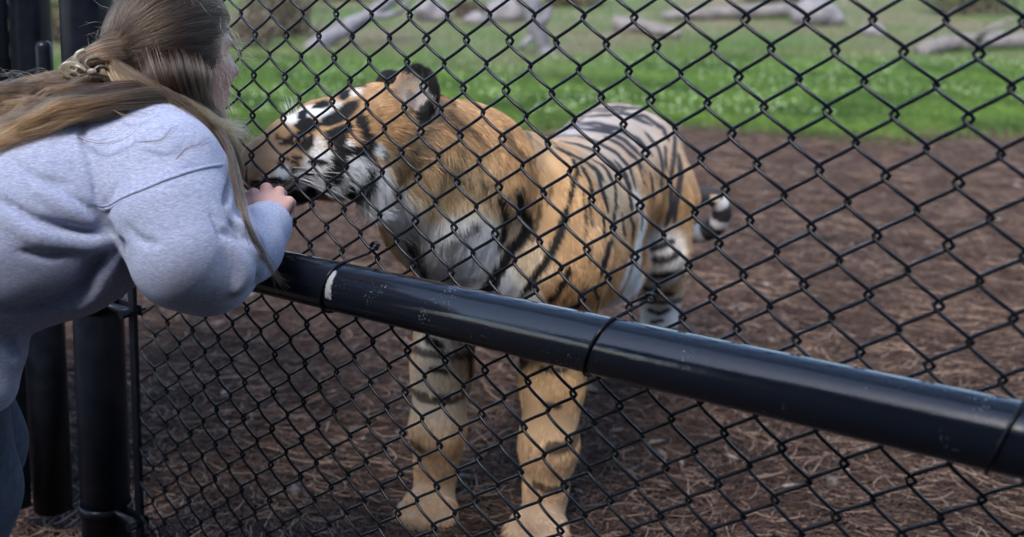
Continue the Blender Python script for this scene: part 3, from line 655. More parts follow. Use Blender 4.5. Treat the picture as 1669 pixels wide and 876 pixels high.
(1.0,[(0.669,3.45,0.929,0.0044),(0.69,3.473,0.93,0.0087),(0.704,3.46,0.934,0.01),(0.724,3.474,0.936,0.0096),(0.74,3.468,0.94,0.01),(0.757,3.468,0.943,0.01),(0.771,3.454,0.943,0.01),(0.788,3.451,0.943,0.01),(0.807,3.455,0.941,0.01),(0.824,3.454,0.94,0.01),(0.838,3.437,0.941,0.01),(0.858,3.446,0.939,0.0058)]),
(1.0,[(0.7,3.454,0.917,0.0056),(0.712,3.427,0.921,0.0058),(0.724,3.405,0.924,0.0092),(0.74,3.403,0.926,0.0125),(0.756,3.398,0.927,0.0125),(0.774,3.404,0.928,0.0124),(0.789,3.4,0.927,0.0125),(0.806,3.4,0.925,0.0083),(0.825,3.411,0.922,0.0068),(0.843,3.418,0.92,0.0068),(0.862,3.429,0.917,0.0084),(0.879,3.428,0.916,0.0125),(0.894,3.432,0.909,0.0125),(0.907,3.423,0.903,0.0094),(0.917,3.406,0.898,0.0086),(0.928,3.396,0.892,0.0116)]),
(1.0,[(0.65,3.409,0.897,0.0048),(0.655,3.346,0.904,0.0049),(0.667,3.326,0.907,0.0063),(0.68,3.31,0.909,0.0106),(0.696,3.308,0.91,0.0125),(0.711,3.304,0.911,0.0124),(0.728,3.31,0.912,0.0071),(0.745,3.319,0.913,0.0068),(0.762,3.326,0.913,0.0062),(0.78,3.339,0.913,0.0116),(0.793,3.327,0.908,0.0119),(0.807,3.324,0.902,0.0125),(0.822,3.322,0.895,0.0115),(0.838,3.322,0.888,0.0105),(0.853,3.32,0.882,0.0104)]),
(1.0,[(0.78,3.339,0.913,0.0087),(0.796,3.343,0.911,0.0084),(0.813,3.347,0.908,0.0075),(0.83,3.354,0.905,0.0069),(0.847,3.361,0.902,0.0122),(0.859,3.351,0.894,0.0097),(0.871,3.342,0.885,0.0107),(0.884,3.336,0.876,0.0114),(0.898,3.335,0.867,0.0103)]),
(1.0,[(0.62,3.298,0.892,0.0057),(0.629,3.253,0.896,0.006),(0.642,3.233,0.897,0.0088),(0.658,3.224,0.897,0.0128),(0.673,3.214,0.897,0.0109),(0.685,3.203,0.894,0.0096),(0.698,3.192,0.892,0.014),(0.712,3.189,0.888,0.015),(0.727,3.189,0.884,0.015),(0.739,3.178,0.877,0.0127),(0.753,3.172,0.869,0.0139),(0.769,3.176,0.86,0.0106),(0.784,3.177,0.851,0.015),(0.792,3.169,0.842,0.015),(0.802,3.168,0.831,0.0121),(0.813,3.17,0.82,0.0108),(0.824,3.172,0.809,0.0109)]),
(1.0,[(0.585,3.324,0.874,0.0047),(0.589,3.25,0.881,0.0046),(0.598,3.207,0.885,0.0048),(0.61,3.176,0.887,0.0054),(0.623,3.159,0.887,0.0075),(0.638,3.149,0.886,0.0124),(0.655,3.144,0.885,0.0125),(0.671,3.139,0.883,0.0118),(0.689,3.144,0.88,0.0125),(0.702,3.131,0.874,0.0109),(0.717,3.127,0.866,0.0125),(0.732,3.124,0.858,0.0111),(0.742,3.112,0.848,0.0105),(0.754,3.109,0.836,0.0123),(0.766,3.105,0.825,0.011),(0.779,3.106,0.813,0.0093)]),
(1.0,[(0.545,3.174,0.866,0.0054),(0.551,3.12,0.872,0.0054),(0.56,3.086,0.877,0.0061),(0.572,3.071,0.878,0.0126),(0.587,3.069,0.879,0.007),(0.595,3.037,0.878,0.0063),(0.607,3.027,0.874,0.0104),(0.619,3.017,0.871,0.0121),(0.632,3.009,0.867,0.0113),(0.641,2.999,0.862,0.0099),(0.651,2.99,0.856,0.015),(0.663,2.987,0.85,0.015),(0.675,2.988,0.843,0.015),(0.683,2.976,0.834,0.0105),(0.691,2.968,0.825,0.0132),(0.7,2.96,0.815,0.015),(0.71,2.961,0.805,0.0079),(0.708,2.934,0.794,0.006),(0.709,2.92,0.782,0.0068),(0.709,2.903,0.77,0.007),(0.71,2.891,0.758,0.0081)]),
(1.0,[(0.516,2.973,0.877,0.0048),(0.525,2.95,0.877,0.0047),(0.534,2.925,0.878,0.005),(0.544,2.911,0.877,0.0125),(0.558,2.915,0.874,0.0125),(0.57,2.898,0.87,0.0125),(0.586,2.901,0.864,0.0125),(0.601,2.897,0.859,0.0125),(0.61,2.889,0.851,0.01),(0.62,2.882,0.843,0.0097),(0.629,2.873,0.836,0.0125),(0.641,2.874,0.828,0.0125),(0.648,2.867,0.818,0.0119),(0.657,2.863,0.809,0.0109),(0.666,2.865,0.798,0.0085),(0.676,2.866,0.788,0.0082)]),
(1.0,[(0.431,2.522,0.918,0.0063),(0.444,2.54,0.911,0.006),(0.461,2.579,0.902,0.0059),(0.482,2.637,0.889,0.0061),(0.5,2.663,0.879,0.0067),(0.517,2.681,0.87,0.0068),(0.536,2.705,0.86,0.0076),(0.548,2.709,0.85,0.0109),(0.561,2.715,0.839,0.0092),(0.574,2.724,0.828,0.0175),(0.573,2.702,0.817,0.0074),(0.573,2.685,0.806,0.0083),(0.574,2.672,0.795,0.0109),(0.577,2.664,0.781,0.0134),(0.579,2.655,0.767,0.0172),(0.583,2.652,0.753,0.0199)]),
(1.0,[(0.432,2.503,0.916,0.0047),(0.447,2.523,0.907,0.0049),(0.446,2.458,0.91,0.0042),(0.487,2.621,0.881,0.0056),(0.456,2.426,0.898,0.0041),(0.457,2.407,0.891,0.0047),(0.461,2.397,0.883,0.0043),(0.453,2.378,0.873,0.004),(0.446,2.366,0.862,0.0041),(0.442,2.357,0.85,0.0041),(0.438,2.349,0.839,0.0041),(0.435,2.342,0.828,0.0041),(0.432,2.336,0.816,0.004)]),
(1.0,[(0.62,2.814,0.819,0.0065),(0.623,2.797,0.807,0.0068),(0.625,2.782,0.795,0.0085),(0.63,2.774,0.782,0.0079),(0.628,2.76,0.771,0.0058),(0.625,2.742,0.762,0.0059),(0.623,2.729,0.751,0.0076),(0.623,2.722,0.74,0.0101)]),
(1.0,[(0.674,2.899,0.811,0.0043),(0.676,2.884,0.799,0.0043),(0.677,2.869,0.788,0.0047),(0.679,2.857,0.777,0.006),(0.683,2.851,0.764,0.006),(0.683,2.839,0.751,0.0061),(0.684,2.833,0.737,0.0081),(0.686,2.829,0.723,0.0086),(0.688,2.826,0.709,0.0088)]),
(1.0,[(0.754,3.044,0.797,0.0045),(0.755,3.024,0.783,0.0048),(0.756,3.006,0.769,0.0056),(0.759,2.994,0.754,0.0068)]),
(1.0,[(0.746,3.072,0.823,0.0079),(0.753,3.065,0.811,0.0073),(0.759,3.055,0.8,0.01),(0.767,3.055,0.787,0.009)]),
(1.0,[(0.943,3.367,0.848,0.0058),(0.932,3.329,0.836,0.0059),(0.926,3.306,0.823,0.0063),(0.921,3.29,0.809,0.0066),(0.916,3.274,0.795,0.0066),(0.91,3.26,0.779,0.0068),(0.905,3.247,0.763,0.0073),(0.9,3.236,0.746,0.0081),(0.896,3.229,0.729,0.009)]),
(1.0,[(0.936,3.293,0.792,0.0107),(0.936,3.285,0.778,0.0103),(0.935,3.274,0.764,0.0105),(0.936,3.269,0.749,0.0111),(0.936,3.264,0.735,0.0095),(0.931,3.254,0.72,0.0086),(0.927,3.247,0.705,0.0087),(0.924,3.242,0.69,0.0086),(0.921,3.238,0.675,0.0085),(0.918,3.235,0.659,0.0083),(0.917,3.238,0.643,0.0079),(0.917,3.241,0.627,0.0075),(0.918,3.245,0.611,0.0075),(0.918,3.249,0.596,0.0074)]),
(1.0,[(0.981,3.369,0.812,0.01),(0.983,3.36,0.796,0.01),(0.989,3.364,0.778,0.01),(0.992,3.358,0.762,0.01)]),
(1.0,[(0.896,3.227,0.72,0.0093),(0.898,3.227,0.703,0.0084),(0.9,3.226,0.685,0.0074),(0.902,3.228,0.666,0.0066),(0.906,3.233,0.647,0.0066),(0.902,3.234,0.631,0.0069),(0.898,3.237,0.615,0.0066),(0.895,3.242,0.598,0.0064),(0.892,3.245,0.582,0.0061)]),
(1.0,[(0.896,3.35,0.877,0.0056),(0.898,3.33,0.863,0.0056),(0.9,3.31,0.85,0.0061),(0.905,3.299,0.836,0.0069)]),
(1.0,[(0.859,3.251,0.831,0.0059),(0.86,3.237,0.817,0.0065),(0.861,3.225,0.802,0.0076),(0.863,3.215,0.788,0.0091),(0.865,3.208,0.773,0.008),(0.861,3.194,0.757,0.0066),(0.856,3.176,0.742,0.0068),(0.852,3.162,0.726,0.0113),(0.851,3.159,0.708,0.0125)]),
(1.0,[(0.85,3.252,0.51,0.0065),(0.865,3.25,0.517,0.0065),(0.88,3.248,0.523,0.0065),(0.895,3.249,0.528,0.0066),(0.91,3.251,0.532,0.0067),(0.926,3.255,0.536,0.0067)]),
(1.0,[(0.857,3.253,0.478,0.0082),(0.872,3.25,0.479,0.008),(0.887,3.248,0.48,0.0079),(0.902,3.248,0.481,0.0081),(0.92,3.251,0.491,0.0085),(0.939,3.257,0.5,0.0082)]),
(1.0,[(0.86,3.278,0.426,0.013),(0.875,3.276,0.425,0.0124),(0.89,3.274,0.425,0.0113),(0.907,3.278,0.422,0.0129),(0.922,3.277,0.428,0.0128),(0.94,3.285,0.431,0.0098),(0.959,3.3,0.432,0.0091)]),
(1.0,[(0.885,3.425,0.345,0.02),(0.899,3.425,0.34,0.02),(0.913,3.423,0.335,0.013),(0.931,3.436,0.326,0.0114),(0.95,3.442,0.322,0.0109),(0.971,3.46,0.315,0.0095),(0.996,3.489,0.305,0.0093)]),
(1.0,[(0.928,3.559,0.236,0.0054),(0.944,3.545,0.234,0.0054),(0.962,3.537,0.23,0.0051),(0.979,3.535,0.237,0.0053),(0.998,3.537,0.242,0.0057)]),
(1.0,[(0.936,3.542,0.194,0.004),(0.949,3.535,0.2,0.004),(0.963,3.531,0.205,0.004),(0.977,3.53,0.209,0.004)]),
(1.0,[(0.935,3.531,0.149,0.0061),(0.953,3.521,0.149,0.0061),(0.972,3.516,0.146,0.006),(0.993,3.519,0.141,0.0061)]),
(1.0,[(0.937,3.512,0.092,0.0051),(0.954,3.507,0.097,0.005),(0.973,3.506,0.1,0.005),(0.993,3.511,0.101,0.0051)]),
(1.0,[(0.375,2.411,0.484,0.0063),(0.39,2.427,0.476,0.0067),(0.404,2.436,0.47,0.0079),(0.416,2.438,0.467,0.0074),(0.429,2.439,0.464,0.0065),(0.44,2.438,0.468,0.0067),(0.452,2.44,0.471,0.0066),(0.464,2.443,0.474,0.0067)]),
(1.0,[(0.396,2.446,0.414,0.0035),(0.409,2.439,0.413,0.0035),(0.422,2.434,0.41,0.0035),(0.434,2.433,0.413,0.0035),(0.446,2.435,0.415,0.0035),(0.458,2.438,0.417,0.0035)]),
(1.0,[(0.146,2.533,0.385,0.0044),(0.161,2.527,0.383,0.0044),(0.175,2.525,0.38,0.0044),(0.19,2.524,0.377,0.0044)]),
(1.0,[(0.154,2.524,0.311,0.0037),(0.168,2.521,0.315,0.0037),(0.183,2.521,0.317,0.0038),(0.198,2.524,0.318,0.0038)]),
(1.0,[(0.402,2.428,0.332,0.0037),(0.416,2.423,0.332,0.0037),(0.429,2.421,0.331,0.0037),(0.444,2.422,0.329,0.0036)])]
TIGER_PATCHES=[((-0.138,2.02,0.964),0.023,(0.33,0.21,0.12),0.5),
((-0.104,2.017,0.948),0.018,(0.7,0.69,0.67),0.4),
((-0.062,2.008,0.967),0.014,(0.7,0.69,0.67),0.4),
((-0.162,1.988,0.937),0.016,(0.7,0.69,0.67),0.4),
((-0.197,2.005,0.969),0.045,(0.25,0.15,0.08),0.7),
((-0.158,2.016,0.973),0.029,(0.3,0.19,0.11),0.7),
((-0.141,2.069,1.033),0.017,(0.7,0.69,0.67),0.4),
((-0.116,2.085,1.043),0.019,(0.7,0.69,0.67),0.4),
((-0.084,2.085,1.043),0.02,(0.7,0.69,0.67),0.5),
((-0.064,2.103,1.053),0.016,(0.5,0.45,0.38),0.5),
((-0.03,2.141,1.076),0.017,(0.55,0.5,0.42),0.5),
((-0.043,2.019,0.989),0.012,(0.7,0.69,0.67),0.35),
((-0.016,2.019,0.943),0.029,(0.7,0.69,0.67),0.3),
((-0.032,2.021,0.915),0.025,(0.7,0.69,0.67),0.4),
((-0.081,2.008,0.946),0.023,(0.7,0.69,0.67),0.4),
((-0.09,2.014,0.969),0.015,(0.7,0.69,0.67),0.5),
((-0.154,1.994,0.938),0.015,(0.7,0.69,0.67),0.4),
((-0.115,2.036,0.915),0.025,(0.7,0.69,0.67),0.4),
((-0.183,1.981,0.925),0.011,(0.7,0.69,0.67),0.4),
((-0.068,2.014,0.916),0.023,(0.7,0.69,0.67),0.4),
((0.021,2.056,0.973),0.012,(0.7,0.69,0.67),0.5),
((0.018,2.044,0.911),0.028,(0.7,0.69,0.67),0.4),
((0.049,2.149,0.857),0.036,(0.7,0.69,0.67),0.45),
((0.086,2.166,0.835),0.032,(0.7,0.69,0.67),0.5),
((0.0,2.068,0.872),0.028,(0.7,0.69,0.67),0.3),
((-0.149,2.035,0.901),0.018,(0.7,0.69,0.67),0.4),
((0.047,2.086,0.94),0.03,(0.4,0.29,0.175),0.7),
((0.072,2.138,0.883),0.036,(0.4,0.29,0.175),0.7),
((0.122,2.168,0.853),0.042,(0.4,0.29,0.175),0.7),
((0.146,2.162,0.904),0.049,(0.4,0.29,0.175),0.9),
((0.211,2.202,0.885),0.05,(0.4,0.29,0.175),0.9),
((0.253,2.235,0.815),0.051,(0.4,0.29,0.175),0.9),
((0.107,2.121,0.983),0.036,(0.32,0.22,0.13),0.9),
((0.187,2.199,0.822),0.05,(0.4,0.29,0.175),0.8),
((0.102,2.154,1.069),0.041,(0.3,0.26,0.24),0.4),
((0.123,2.136,1.076),0.011,(0.5,0.5,0.5),0.5),
((0.086,2.162,1.086),0.014,(0.34,0.27,0.2),0.6),
((0.203,2.227,0.74),0.073,(0.7,0.69,0.67),0.35),
((0.167,2.248,0.695),0.058,(0.7,0.69,0.67),0.35),
((0.135,2.357,0.627),0.054,(0.7,0.69,0.67),0.4),
((0.247,2.277,0.675),0.065,(0.7,0.69,0.67),0.35),
((0.291,2.313,0.625),0.06,(0.7,0.69,0.67),0.35),
((0.21,2.297,0.629),0.079,(0.7,0.69,0.67),0.3),
((0.15,2.207,0.757),0.05,(0.7,0.69,0.67),0.5),
((0.322,2.343,0.589),0.054,(0.7,0.69,0.67),0.4),
((0.348,2.305,0.695),0.039,(0.45,0.36,0.26),0.7),
((0.314,2.306,0.762),0.039,(0.4,0.3,0.2),0.8),
((0.103,2.26,0.706),0.033,(0.42,0.38,0.34),0.5),
((0.683,3.221,0.898),0.135,(0.285,0.25,0.23),1.0),
((0.82,3.342,0.904),0.121,(0.3,0.255,0.22),1.0),
((0.581,3.151,0.879),0.07,(0.29,0.26,0.25),1.0),
((0.641,2.931,0.847),0.09,(0.31,0.25,0.195),1.0),
((0.616,2.728,0.767),0.092,(0.36,0.27,0.18),0.8),
((0.713,2.871,0.725),0.036,(0.4,0.36,0.33),0.6),
((0.734,2.891,0.654),0.033,(0.7,0.69,0.67),0.5),
((0.718,2.87,0.592),0.042,(0.7,0.69,0.67),0.35),
((0.661,2.758,0.554),0.041,(0.7,0.69,0.67),0.35),
((0.675,2.946,0.437),0.044,(0.7,0.69,0.67),0.4),
((0.886,3.247,0.497),0.074,(0.5,0.46,0.42),0.4),
((0.911,3.323,0.391),0.085,(0.52,0.49,0.46),0.3),
((0.711,2.958,0.451),0.068,(0.7,0.69,0.67),0.3),
((0.715,2.885,0.538),0.049,(0.7,0.69,0.67),0.3),
((0.963,3.533,0.212),0.081,(0.55,0.53,0.5),0.4),
((0.961,3.505,0.095),0.081,(0.5,0.47,0.44),0.5),
((0.175,2.533,0.445),0.058,(0.5,0.46,0.42),0.5),
((0.176,2.521,0.328),0.073,(0.42,0.36,0.28),0.7),
((1.11,3.567,0.556),0.081,(0.5,0.49,0.5),0.2),
((0.5,2.417,0.54),0.028,(0.4,0.3,0.2),0.6),
((-0.129,2.036,0.993),0.014,(0.012,0.011,0.01),0.35),
((0.049,2.153,0.85),0.032,(0.7,0.69,0.67),0.5),
((0.08,2.178,0.816),0.03,(0.7,0.69,0.67),0.5),
((0.112,2.198,0.778),0.032,(0.7,0.69,0.67),0.5),
((-0.096,2.025,0.988),0.015,(0.55,0.5,0.45),0.5),
((-0.079,2.008,0.956),0.017,(0.7,0.69,0.67),0.4),
((-0.063,2.02,0.908),0.025,(0.7,0.69,0.67),0.3),
((-0.092,2.043,0.902),0.023,(0.7,0.69,0.67),0.3),
((-0.173,2.038,0.883),0.028,(0.5,0.47,0.44),0.4),
((-0.139,2.051,0.875),0.023,(0.1,0.09,0.085),0.5),
((-0.129,2.036,0.993),0.011,(0.012,0.011,0.01),0.35),
((0.068,2.197,0.797),0.032,(0.55,0.5,0.44),0.4),
((0.091,2.22,0.754),0.033,(0.5,0.45,0.39),0.5)]
BAX = (at(1003, 268, 3.5) - at(822, 400, 2.6)); BAX /= np.linalg.norm(BAX)         # shoulder to hip
BLEFT = np.cross(BAX, [0, 0, 1.0]); BLEFT /= np.linalg.norm(BLEFT)
if BLEFT[0] < 0: BLEFT = -BLEFT                                                    # the flank turned to the visitors
HC = at(545, 240, 2.165)
def tiger_colour(P, jit=0.0, seed=3):
    n = len(P); P = P.copy(); fear = np.clip((.058 - np.linalg.norm(P - at(636, 136, 2.33), axis=1)) / .012, 0, 1)
    # the hidden half of the head mirrors the near half
    q = (P - HC) @ HR; head = (np.abs(q[:, 0]) < .21) & (q[:, 2] > -.16) & (q[:, 2] < .2)
    lat = q[:, 1] * (1 if ((CAM - HC) @ HR[:, 1]) > 0 else -1)
    far = head & (lat < 0); q[far, 1] *= -1; P[far] = HC + q[far] @ HR.T
    Pj = P + np.stack([vnoise(P, 90, seed + i) for i in range(3)], 1) * .0016
    if jit: Pj = Pj + rng.normal(0, jit, Pj.shape)
    v = vnoise(P, 14, 5)[:, None]; v2 = vnoise(P, 60, 6)[:, None]
    col = np.array([[.325, .195, .096]]) * (1 + .16 * v) + np.array([[.05, .035, .02]]) * v2
    # paler belly, inner legs and paws
    low = np.clip((.62 - P[:, 2]) / .2, 0, 1)[:, None] * .45; col = col * (1 - low) + (np.array([[.40, .28, .17]]) + .10 * vnoise(P, 9, 15)[:, None]) * low
    for c, r, cc, so in TIGER_PATCHES:
        d = np.linalg.norm(Pj - np.array(c), axis=1) / (r * 1.12)
        wgt = np.clip((1 + so - d) / (2 * so), 0, 1); wgt = (wgt * wgt * (3 - 2 * wgt))[:, None]
        col = col * (1 - wgt) + np.array([cc]) * wgt
    col = col * (1 + .10 * v2)
    blk = np.zeros(n)
    for s, pts in TIGER_STRIPES_AND_SHADE:
        A = np.array(pts); m = np.all((Pj > A[:, :3].min(0) - .03) & (Pj < A[:, :3].max(0) + .03), axis=1)
        i = np.flatnonzero(m)
        if not len(i): continue
        p = Pj[i]; best = np.full(len(i), 9.0)
        for j in range(max(1, len(A) - 1)):
            a, b = A[j], A[min(j + 1, len(A) - 1)]; ab = b[:3] - a[:3]
            t = np.clip((p - a[:3]) @ ab / (ab @ ab + 1e-9), 0, 1)
            g = (j + t) / max(1, len(A) - 1); taper = np.clip(np.minimum(g, 1 - g) * 5 + .45, 0, 1)
            wd = (a[3] + (b[3] - a[3]) * t) * taper * (1.45 if a[1] < 2.3 else (1.4 if a[1] > 2.9 else 1.4)) + .001
            best = np.minimum(best, np.linalg.norm(p - a[:3] - t[:, None] * ab, axis=1) / wd)
        blk[i] = np.maximum(blk[i], min(1, s * 1.1) * np.clip((1.25 - best) / .4, 0, 1))
    # flank away from the visitors: bands following the barrel
    side = (P - at(822, 405, 2.6)) @ BLEFT; sx = (P - at(822, 405, 2.6)) @ BAX
    hid = (side < -.05) & (P[:, 1] > 2.55) & ~head
    band = np.sin(sx * 62 + 2.2 * vnoise(P, 7, 9)) > .35
    blk = np.where(hid & band & (P[:, 2] > .35), np.maximum(blk, .9), blk)
    # lower legs: sparse rings
    ring = (P[:, 2] < .46) & (P[:, 2] > .10) & (np.sin(P[:, 2] * 52 + 3.2 * vnoise(P, 8, 4)) > .80) & (vnoise(P, 6, 14) > -.15); blk = np.where(ring, np.maximum(blk, .85), blk)
    # tail rings
    td = np.linalg.norm(P[:, None, :] - tail[None, 8:, :], axis=2) if n < 5000 else None
    tm = np.flatnonzero((P[:, 0] > tail[:, 0].min() - .05) & (P[:, 1] > 3.5) & (P[:, 0] > 1.0))
    if len(tm):
        dd = np.linalg.norm(P[tm][:, None, :] - tail[None], axis=2); k = dd.argmin(1); on = dd.min(1) < .06
        rg = (np.sin(k * 2.1) > -.3) | (k > 19)
        col[tm[on]] = np.array([.46, .45, .46]); blk[tm[on]] = np.where(rg[on], 1.0, 0)
    # brownish black, a little grey where the rump coat is thin
    rump = np.clip((P[:, 1] - 2.9) / .3, 0, 1)[:, None]
    ink = np.array([[.010, .009, .009]]) * (1 - rump) + np.array([[.030, .028, .032]]) * rump
    col = col * (1 - blk[:, None]) + ink * blk[:, None]
    dust = np.clip((.12 - P[:, 2]) / .1, 0, 1)[:, None] * np.clip(.5 + .5 * vnoise(P, 40, 17), 0, 1)[:, None] * .7; col = col * (1 - dust) + np.array([[.13, .09, .065]]) * dust
    nose = np.linalg.norm((P - at(397, 281, 2.055)) * np.array([1, .5, 1]), axis=1); f = np.clip((.020 - nose) / .006, 0, 1)[:, None]
    col = col * (1 - f) + np.array([[.10, .045, .04]]) * f
    col = col * (1 - fear[:, None]) + .012 * fear[:, None]
    return np.clip(col, .004, .8)

FLOW = [  # place, hair direction, length, lift
 (at(400, 280, 2.05), HX_, .006, .15), (at(450, 240, 2.05), HX_, .008, .18), (at(500, 200, 2.1), HX_ + .05 * UP, .010, .2), (at(570, 170, 2.12), HX_, .013, .22),
 (at(450, 290, 2.0), HX_ - .1 * UP, .010, .2), (at(540, 270, 2.02), HX_ - .15 * UP, .020, .22), (at(590, 290, 2.03), .7 * HX_ - .5 * UP, .040, .3), (at(600, 245, 2.05), HX_ - .25 * UP, .026, .25),
 (at(640, 210, 2.1), HX_ - .2 * UP, .020, .25), (at(690, 155, 2.12), UP + .4 * HX_, .016, .3), (at(640, 130, 2.3), UP, .012, .2),
 (at(610, 330, 2.1), .4 * HX_ - UP, .050, .35), (at(660, 330, 2.15), .5 * HX_ - UP, .055, .35), (at(700, 260, 2.2), HX_ - .5 * UP, .034, .25), (at(700, 340, 2.25), .4 * HX_ - UP, .050, .3),
 (at(760, 220, 2.3), HX_ - .35 * UP, .026, .2), (at(790, 300, 2.3), .6 * HX_ - UP, .030, .2), (at(740, 400, 2.35), .15 * HX_ - UP, .034, .22), (at(690, 430, 2.4), -UP, .030, .22),
 (at(850, 240, 2.5), BAX - .4 * UP, .022, .15), (at(880, 340, 2.35), .25 * BAX - UP, .020, .15), (at(930, 430, 2.36), .1 * BAX - UP, .018, .15), (at(820, 470, 2.4), -UP, .028, .2),
 (at(940, 300, 2.9), BAX - .5 * UP, .020, .15), (at(1000, 350, 3.0), .8 * BAX - .8 * UP, .022, .15), (at(990, 190, 3.3), BAX, .018, .12), (at(1060, 220, 3.4), BAX - .5 * UP, .020, .15),
 (at(1100, 300, 3.35), -UP + .3 * BAX, .022, .15), (at(1020, 440, 3.2), -UP, .045, .3), (at(1080, 480, 3.4), -UP, .020, .15), (W(.42, 2.45, .3), -UP, .020, .16), (W(.18, 2.55, .3), -UP, .020, .16), (W(.95, 3.55, .2), -UP, .014, .12), (W(.7, 3.7, .2), -UP, .014, .12),
 (at(850, 560, 2.7), BAX - UP, .035, .25), (tail[14], tail[15] - tail[13], .012, .2), (tail[19], tail[20] - tail[18], .014, .25), (tail[10], tail[11] - tail[9], .012, .2), (tail[17], tail[18] - tail[16], .012, .2)]
def flow_at(P):
    D = np.zeros((len(P), 3)); L = np.zeros(len(P)); U = np.zeros(len(P)); Wt = np.zeros(len(P))
    for c, d, l, u in FLOW:
        d = np.asarray(d) / np.linalg.norm(d); w_ = 1 / (((P - c) ** 2).sum(1) + .0012) ** 2
        D += w_[:, None] * d; L += w_ * l; U += w_ * u; Wt += w_
    return D / Wt[:, None], L / Wt, U / Wt
def vnormals(V, Q):
    f = np.cross(V[Q[:, 2]] - V[Q[:, 0]], V[Q[:, 3]] - V[Q[:, 1]]); N = np.zeros_like(V)
    for i in range(4): np.add.at(N, Q[:, i], f)
    return N / (np.linalg.norm(N, axis=1)[:, None] + 1e-12)

def make_tiger():
    t = empty('tiger', (.45, 2.9, 0)); tag(t, 'tiger with orange, white and black striped coat standing with its nose at the fence', 'tiger')
    m = mat('tiger_skin', (.3, .2, .1), .75); a = nd(m, 'ShaderNodeAttribute', attribute_name='col'); lk(m, a.outputs['Color'], bsdf(m).inputs['Base Color'])
    bsdf(m).inputs['Specular IOR Level'].default_value = .15
    N = vnormals(TV, TQ)
    mesh_np('body', TV, TQ, m, t, True, tiger_colour(TV))
    # coat
    n = 500000
    A = .5 * np.linalg.norm(np.cross(TV[TQ[:, 2]] - TV[TQ[:, 0]], TV[TQ[:, 3]] - TV[TQ[:, 1]]), axis=1)
    C = TV[TQ].mean(1); dens = 1 + 4.5 * np.exp(-((C - HC) ** 2).sum(1) / .13 ** 2) + 1.2 * (C[:, 1] < 2.62) - .2 * (C[:, 2] < .45) - .35 * (C[:, 1] > 3.1)
    pr = A * np.clip(dens, .3, None); pr /= pr.sum(); f = rng.choice(len(TQ), n, p=pr); a_, b_ = rng.random((n, 1)), rng.random((n, 1))
    bl = lambda X: (X[TQ[f, 0]] * (1 - a_) + X[TQ[f, 1]] * a_) * (1 - b_) + (X[TQ[f, 3]] * (1 - a_) + X[TQ[f, 2]] * a_) * b_
    P = bl(TV); Nn = bl(N); Nn /= np.linalg.norm(Nn, axis=1)[:, None]
    nose = np.linalg.norm(P - at(397, 281, 2.055), axis=1) < .017; P, Nn = P[~nose], Nn[~nose]; n = len(P)
    D, L, U = flow_at(P)
    D += .22 * np.stack([vnoise(P, 45, 20 + i) for i in range(3)], 1) + rng.normal(0, .13, (n, 3))
    D -= Nn * (D * Nn).sum(1)[:, None]; D /= np.linalg.norm(D, axis=1)[:, None] + 1e-9
    L = L * rng.uniform(.55, 1.15, n) * (1 + .25 * vnoise(P, 30, 31))
    U = U * rng.uniform(.6, 1.5, n)
    # strands gather in tufts that share a tint
    key = np.floor(P / .0075 + .35 * rng.random((n, 3))).astype(np.int64); hsh = (key[:, 0] * 73856093 ^ key[:, 1] * 19349663 ^ key[:, 2] * 83492791) & 0xffff
    tuft = rng.random(65536)[hsh]; tl = rng.normal(0, 1, (65536, 3))[hsh]
    col = tiger_colour(P + D * (L * .55)[:, None], .0016) * (1.62 * (.66 + .66 * tuft) * rng.uniform(.82, 1.18, n))[:, None]; col = np.clip(col, .004, .88)
    longer = np.clip((L - .012) / .02, 0, 1)[:, None]; D += tl * .16 * (.35 + longer); D -= Nn * (D * Nn).sum(1)[:, None]; D /= np.linalg.norm(D, axis=1)[:, None] + 1e-9
    L = L * (.75 + .5 * tuft)
    s = np.array([0, .35, .7, 1.0]); pts = np.empty((n, 4, 3))
    for k, x in enumerate(s):
        lift = U * (x - .45 * x * x)
        pts[:, k] = P - Nn * .0015 + D * (L * x)[:, None] + Nn * (L * lift)[:, None] - np.array([0, 0, 1]) * (L * .12 * x * x)[:, None]
    r = np.array([1, .85, .55, .1])[None] * (.00030 + .006 * L)[:, None].clip(.0003, .00052)
    tag(curves('fur', pts, r, col, strandmat('tiger_fur', .55, .25), t), kind='stuff')
    # eyes
    for px, py, Z, side in ((487, 230, 2.0600, 1), (484, 224, 2.228, -1)):
        c = at(px, py, Z); V, F = [], []
        look = (-HX_ / np.linalg.norm(HX_)) * .55 + (HR[:, 1] * (1 if ((CAM - HC) @ HR[:, 1]) > 0 else -1)) * side * .8 + UP * .05; look /= np.linalg.norm(look)
        R = frame_from(look, UP); nr, ns = 10, 16; cols = []
        for i in range(nr + 1):
            th = math.pi * i / nr
            for j in range(ns):
                ph = 2 * math.pi * j / ns; V.append(c + R @ np.array([math.cos(th), math.sin(th) * math.cos(ph), math.sin(th) * math.sin(ph)]) * .0140)
                cols.append((.01, .01, .01) if th < .3 else ((.17, .095, .03) if th < .9 else (.02, .016, .014)))
        for i in range(nr):
            for j in range(ns): F.append((i * ns + j, i * ns + (j + 1) % ns, (i + 1) * ns + (j + 1) % ns, (i + 1) * ns + j))
        me = mat('tiger_eye', (.2, .1, .03), .05); aa = nd(me, 'ShaderNodeAttribute', attribute_name='col'); lk(me, aa.outputs['Color'], bsdf(me).inputs['Base Color'])
        mesh_np('eye', np.array(V), F, me, t, True, np.array(cols))
    # whiskers
    w_ = []; lat = HR[:, 1] * (1 if ((CAM - HC) @ HR[:, 1]) > 0 else -1)
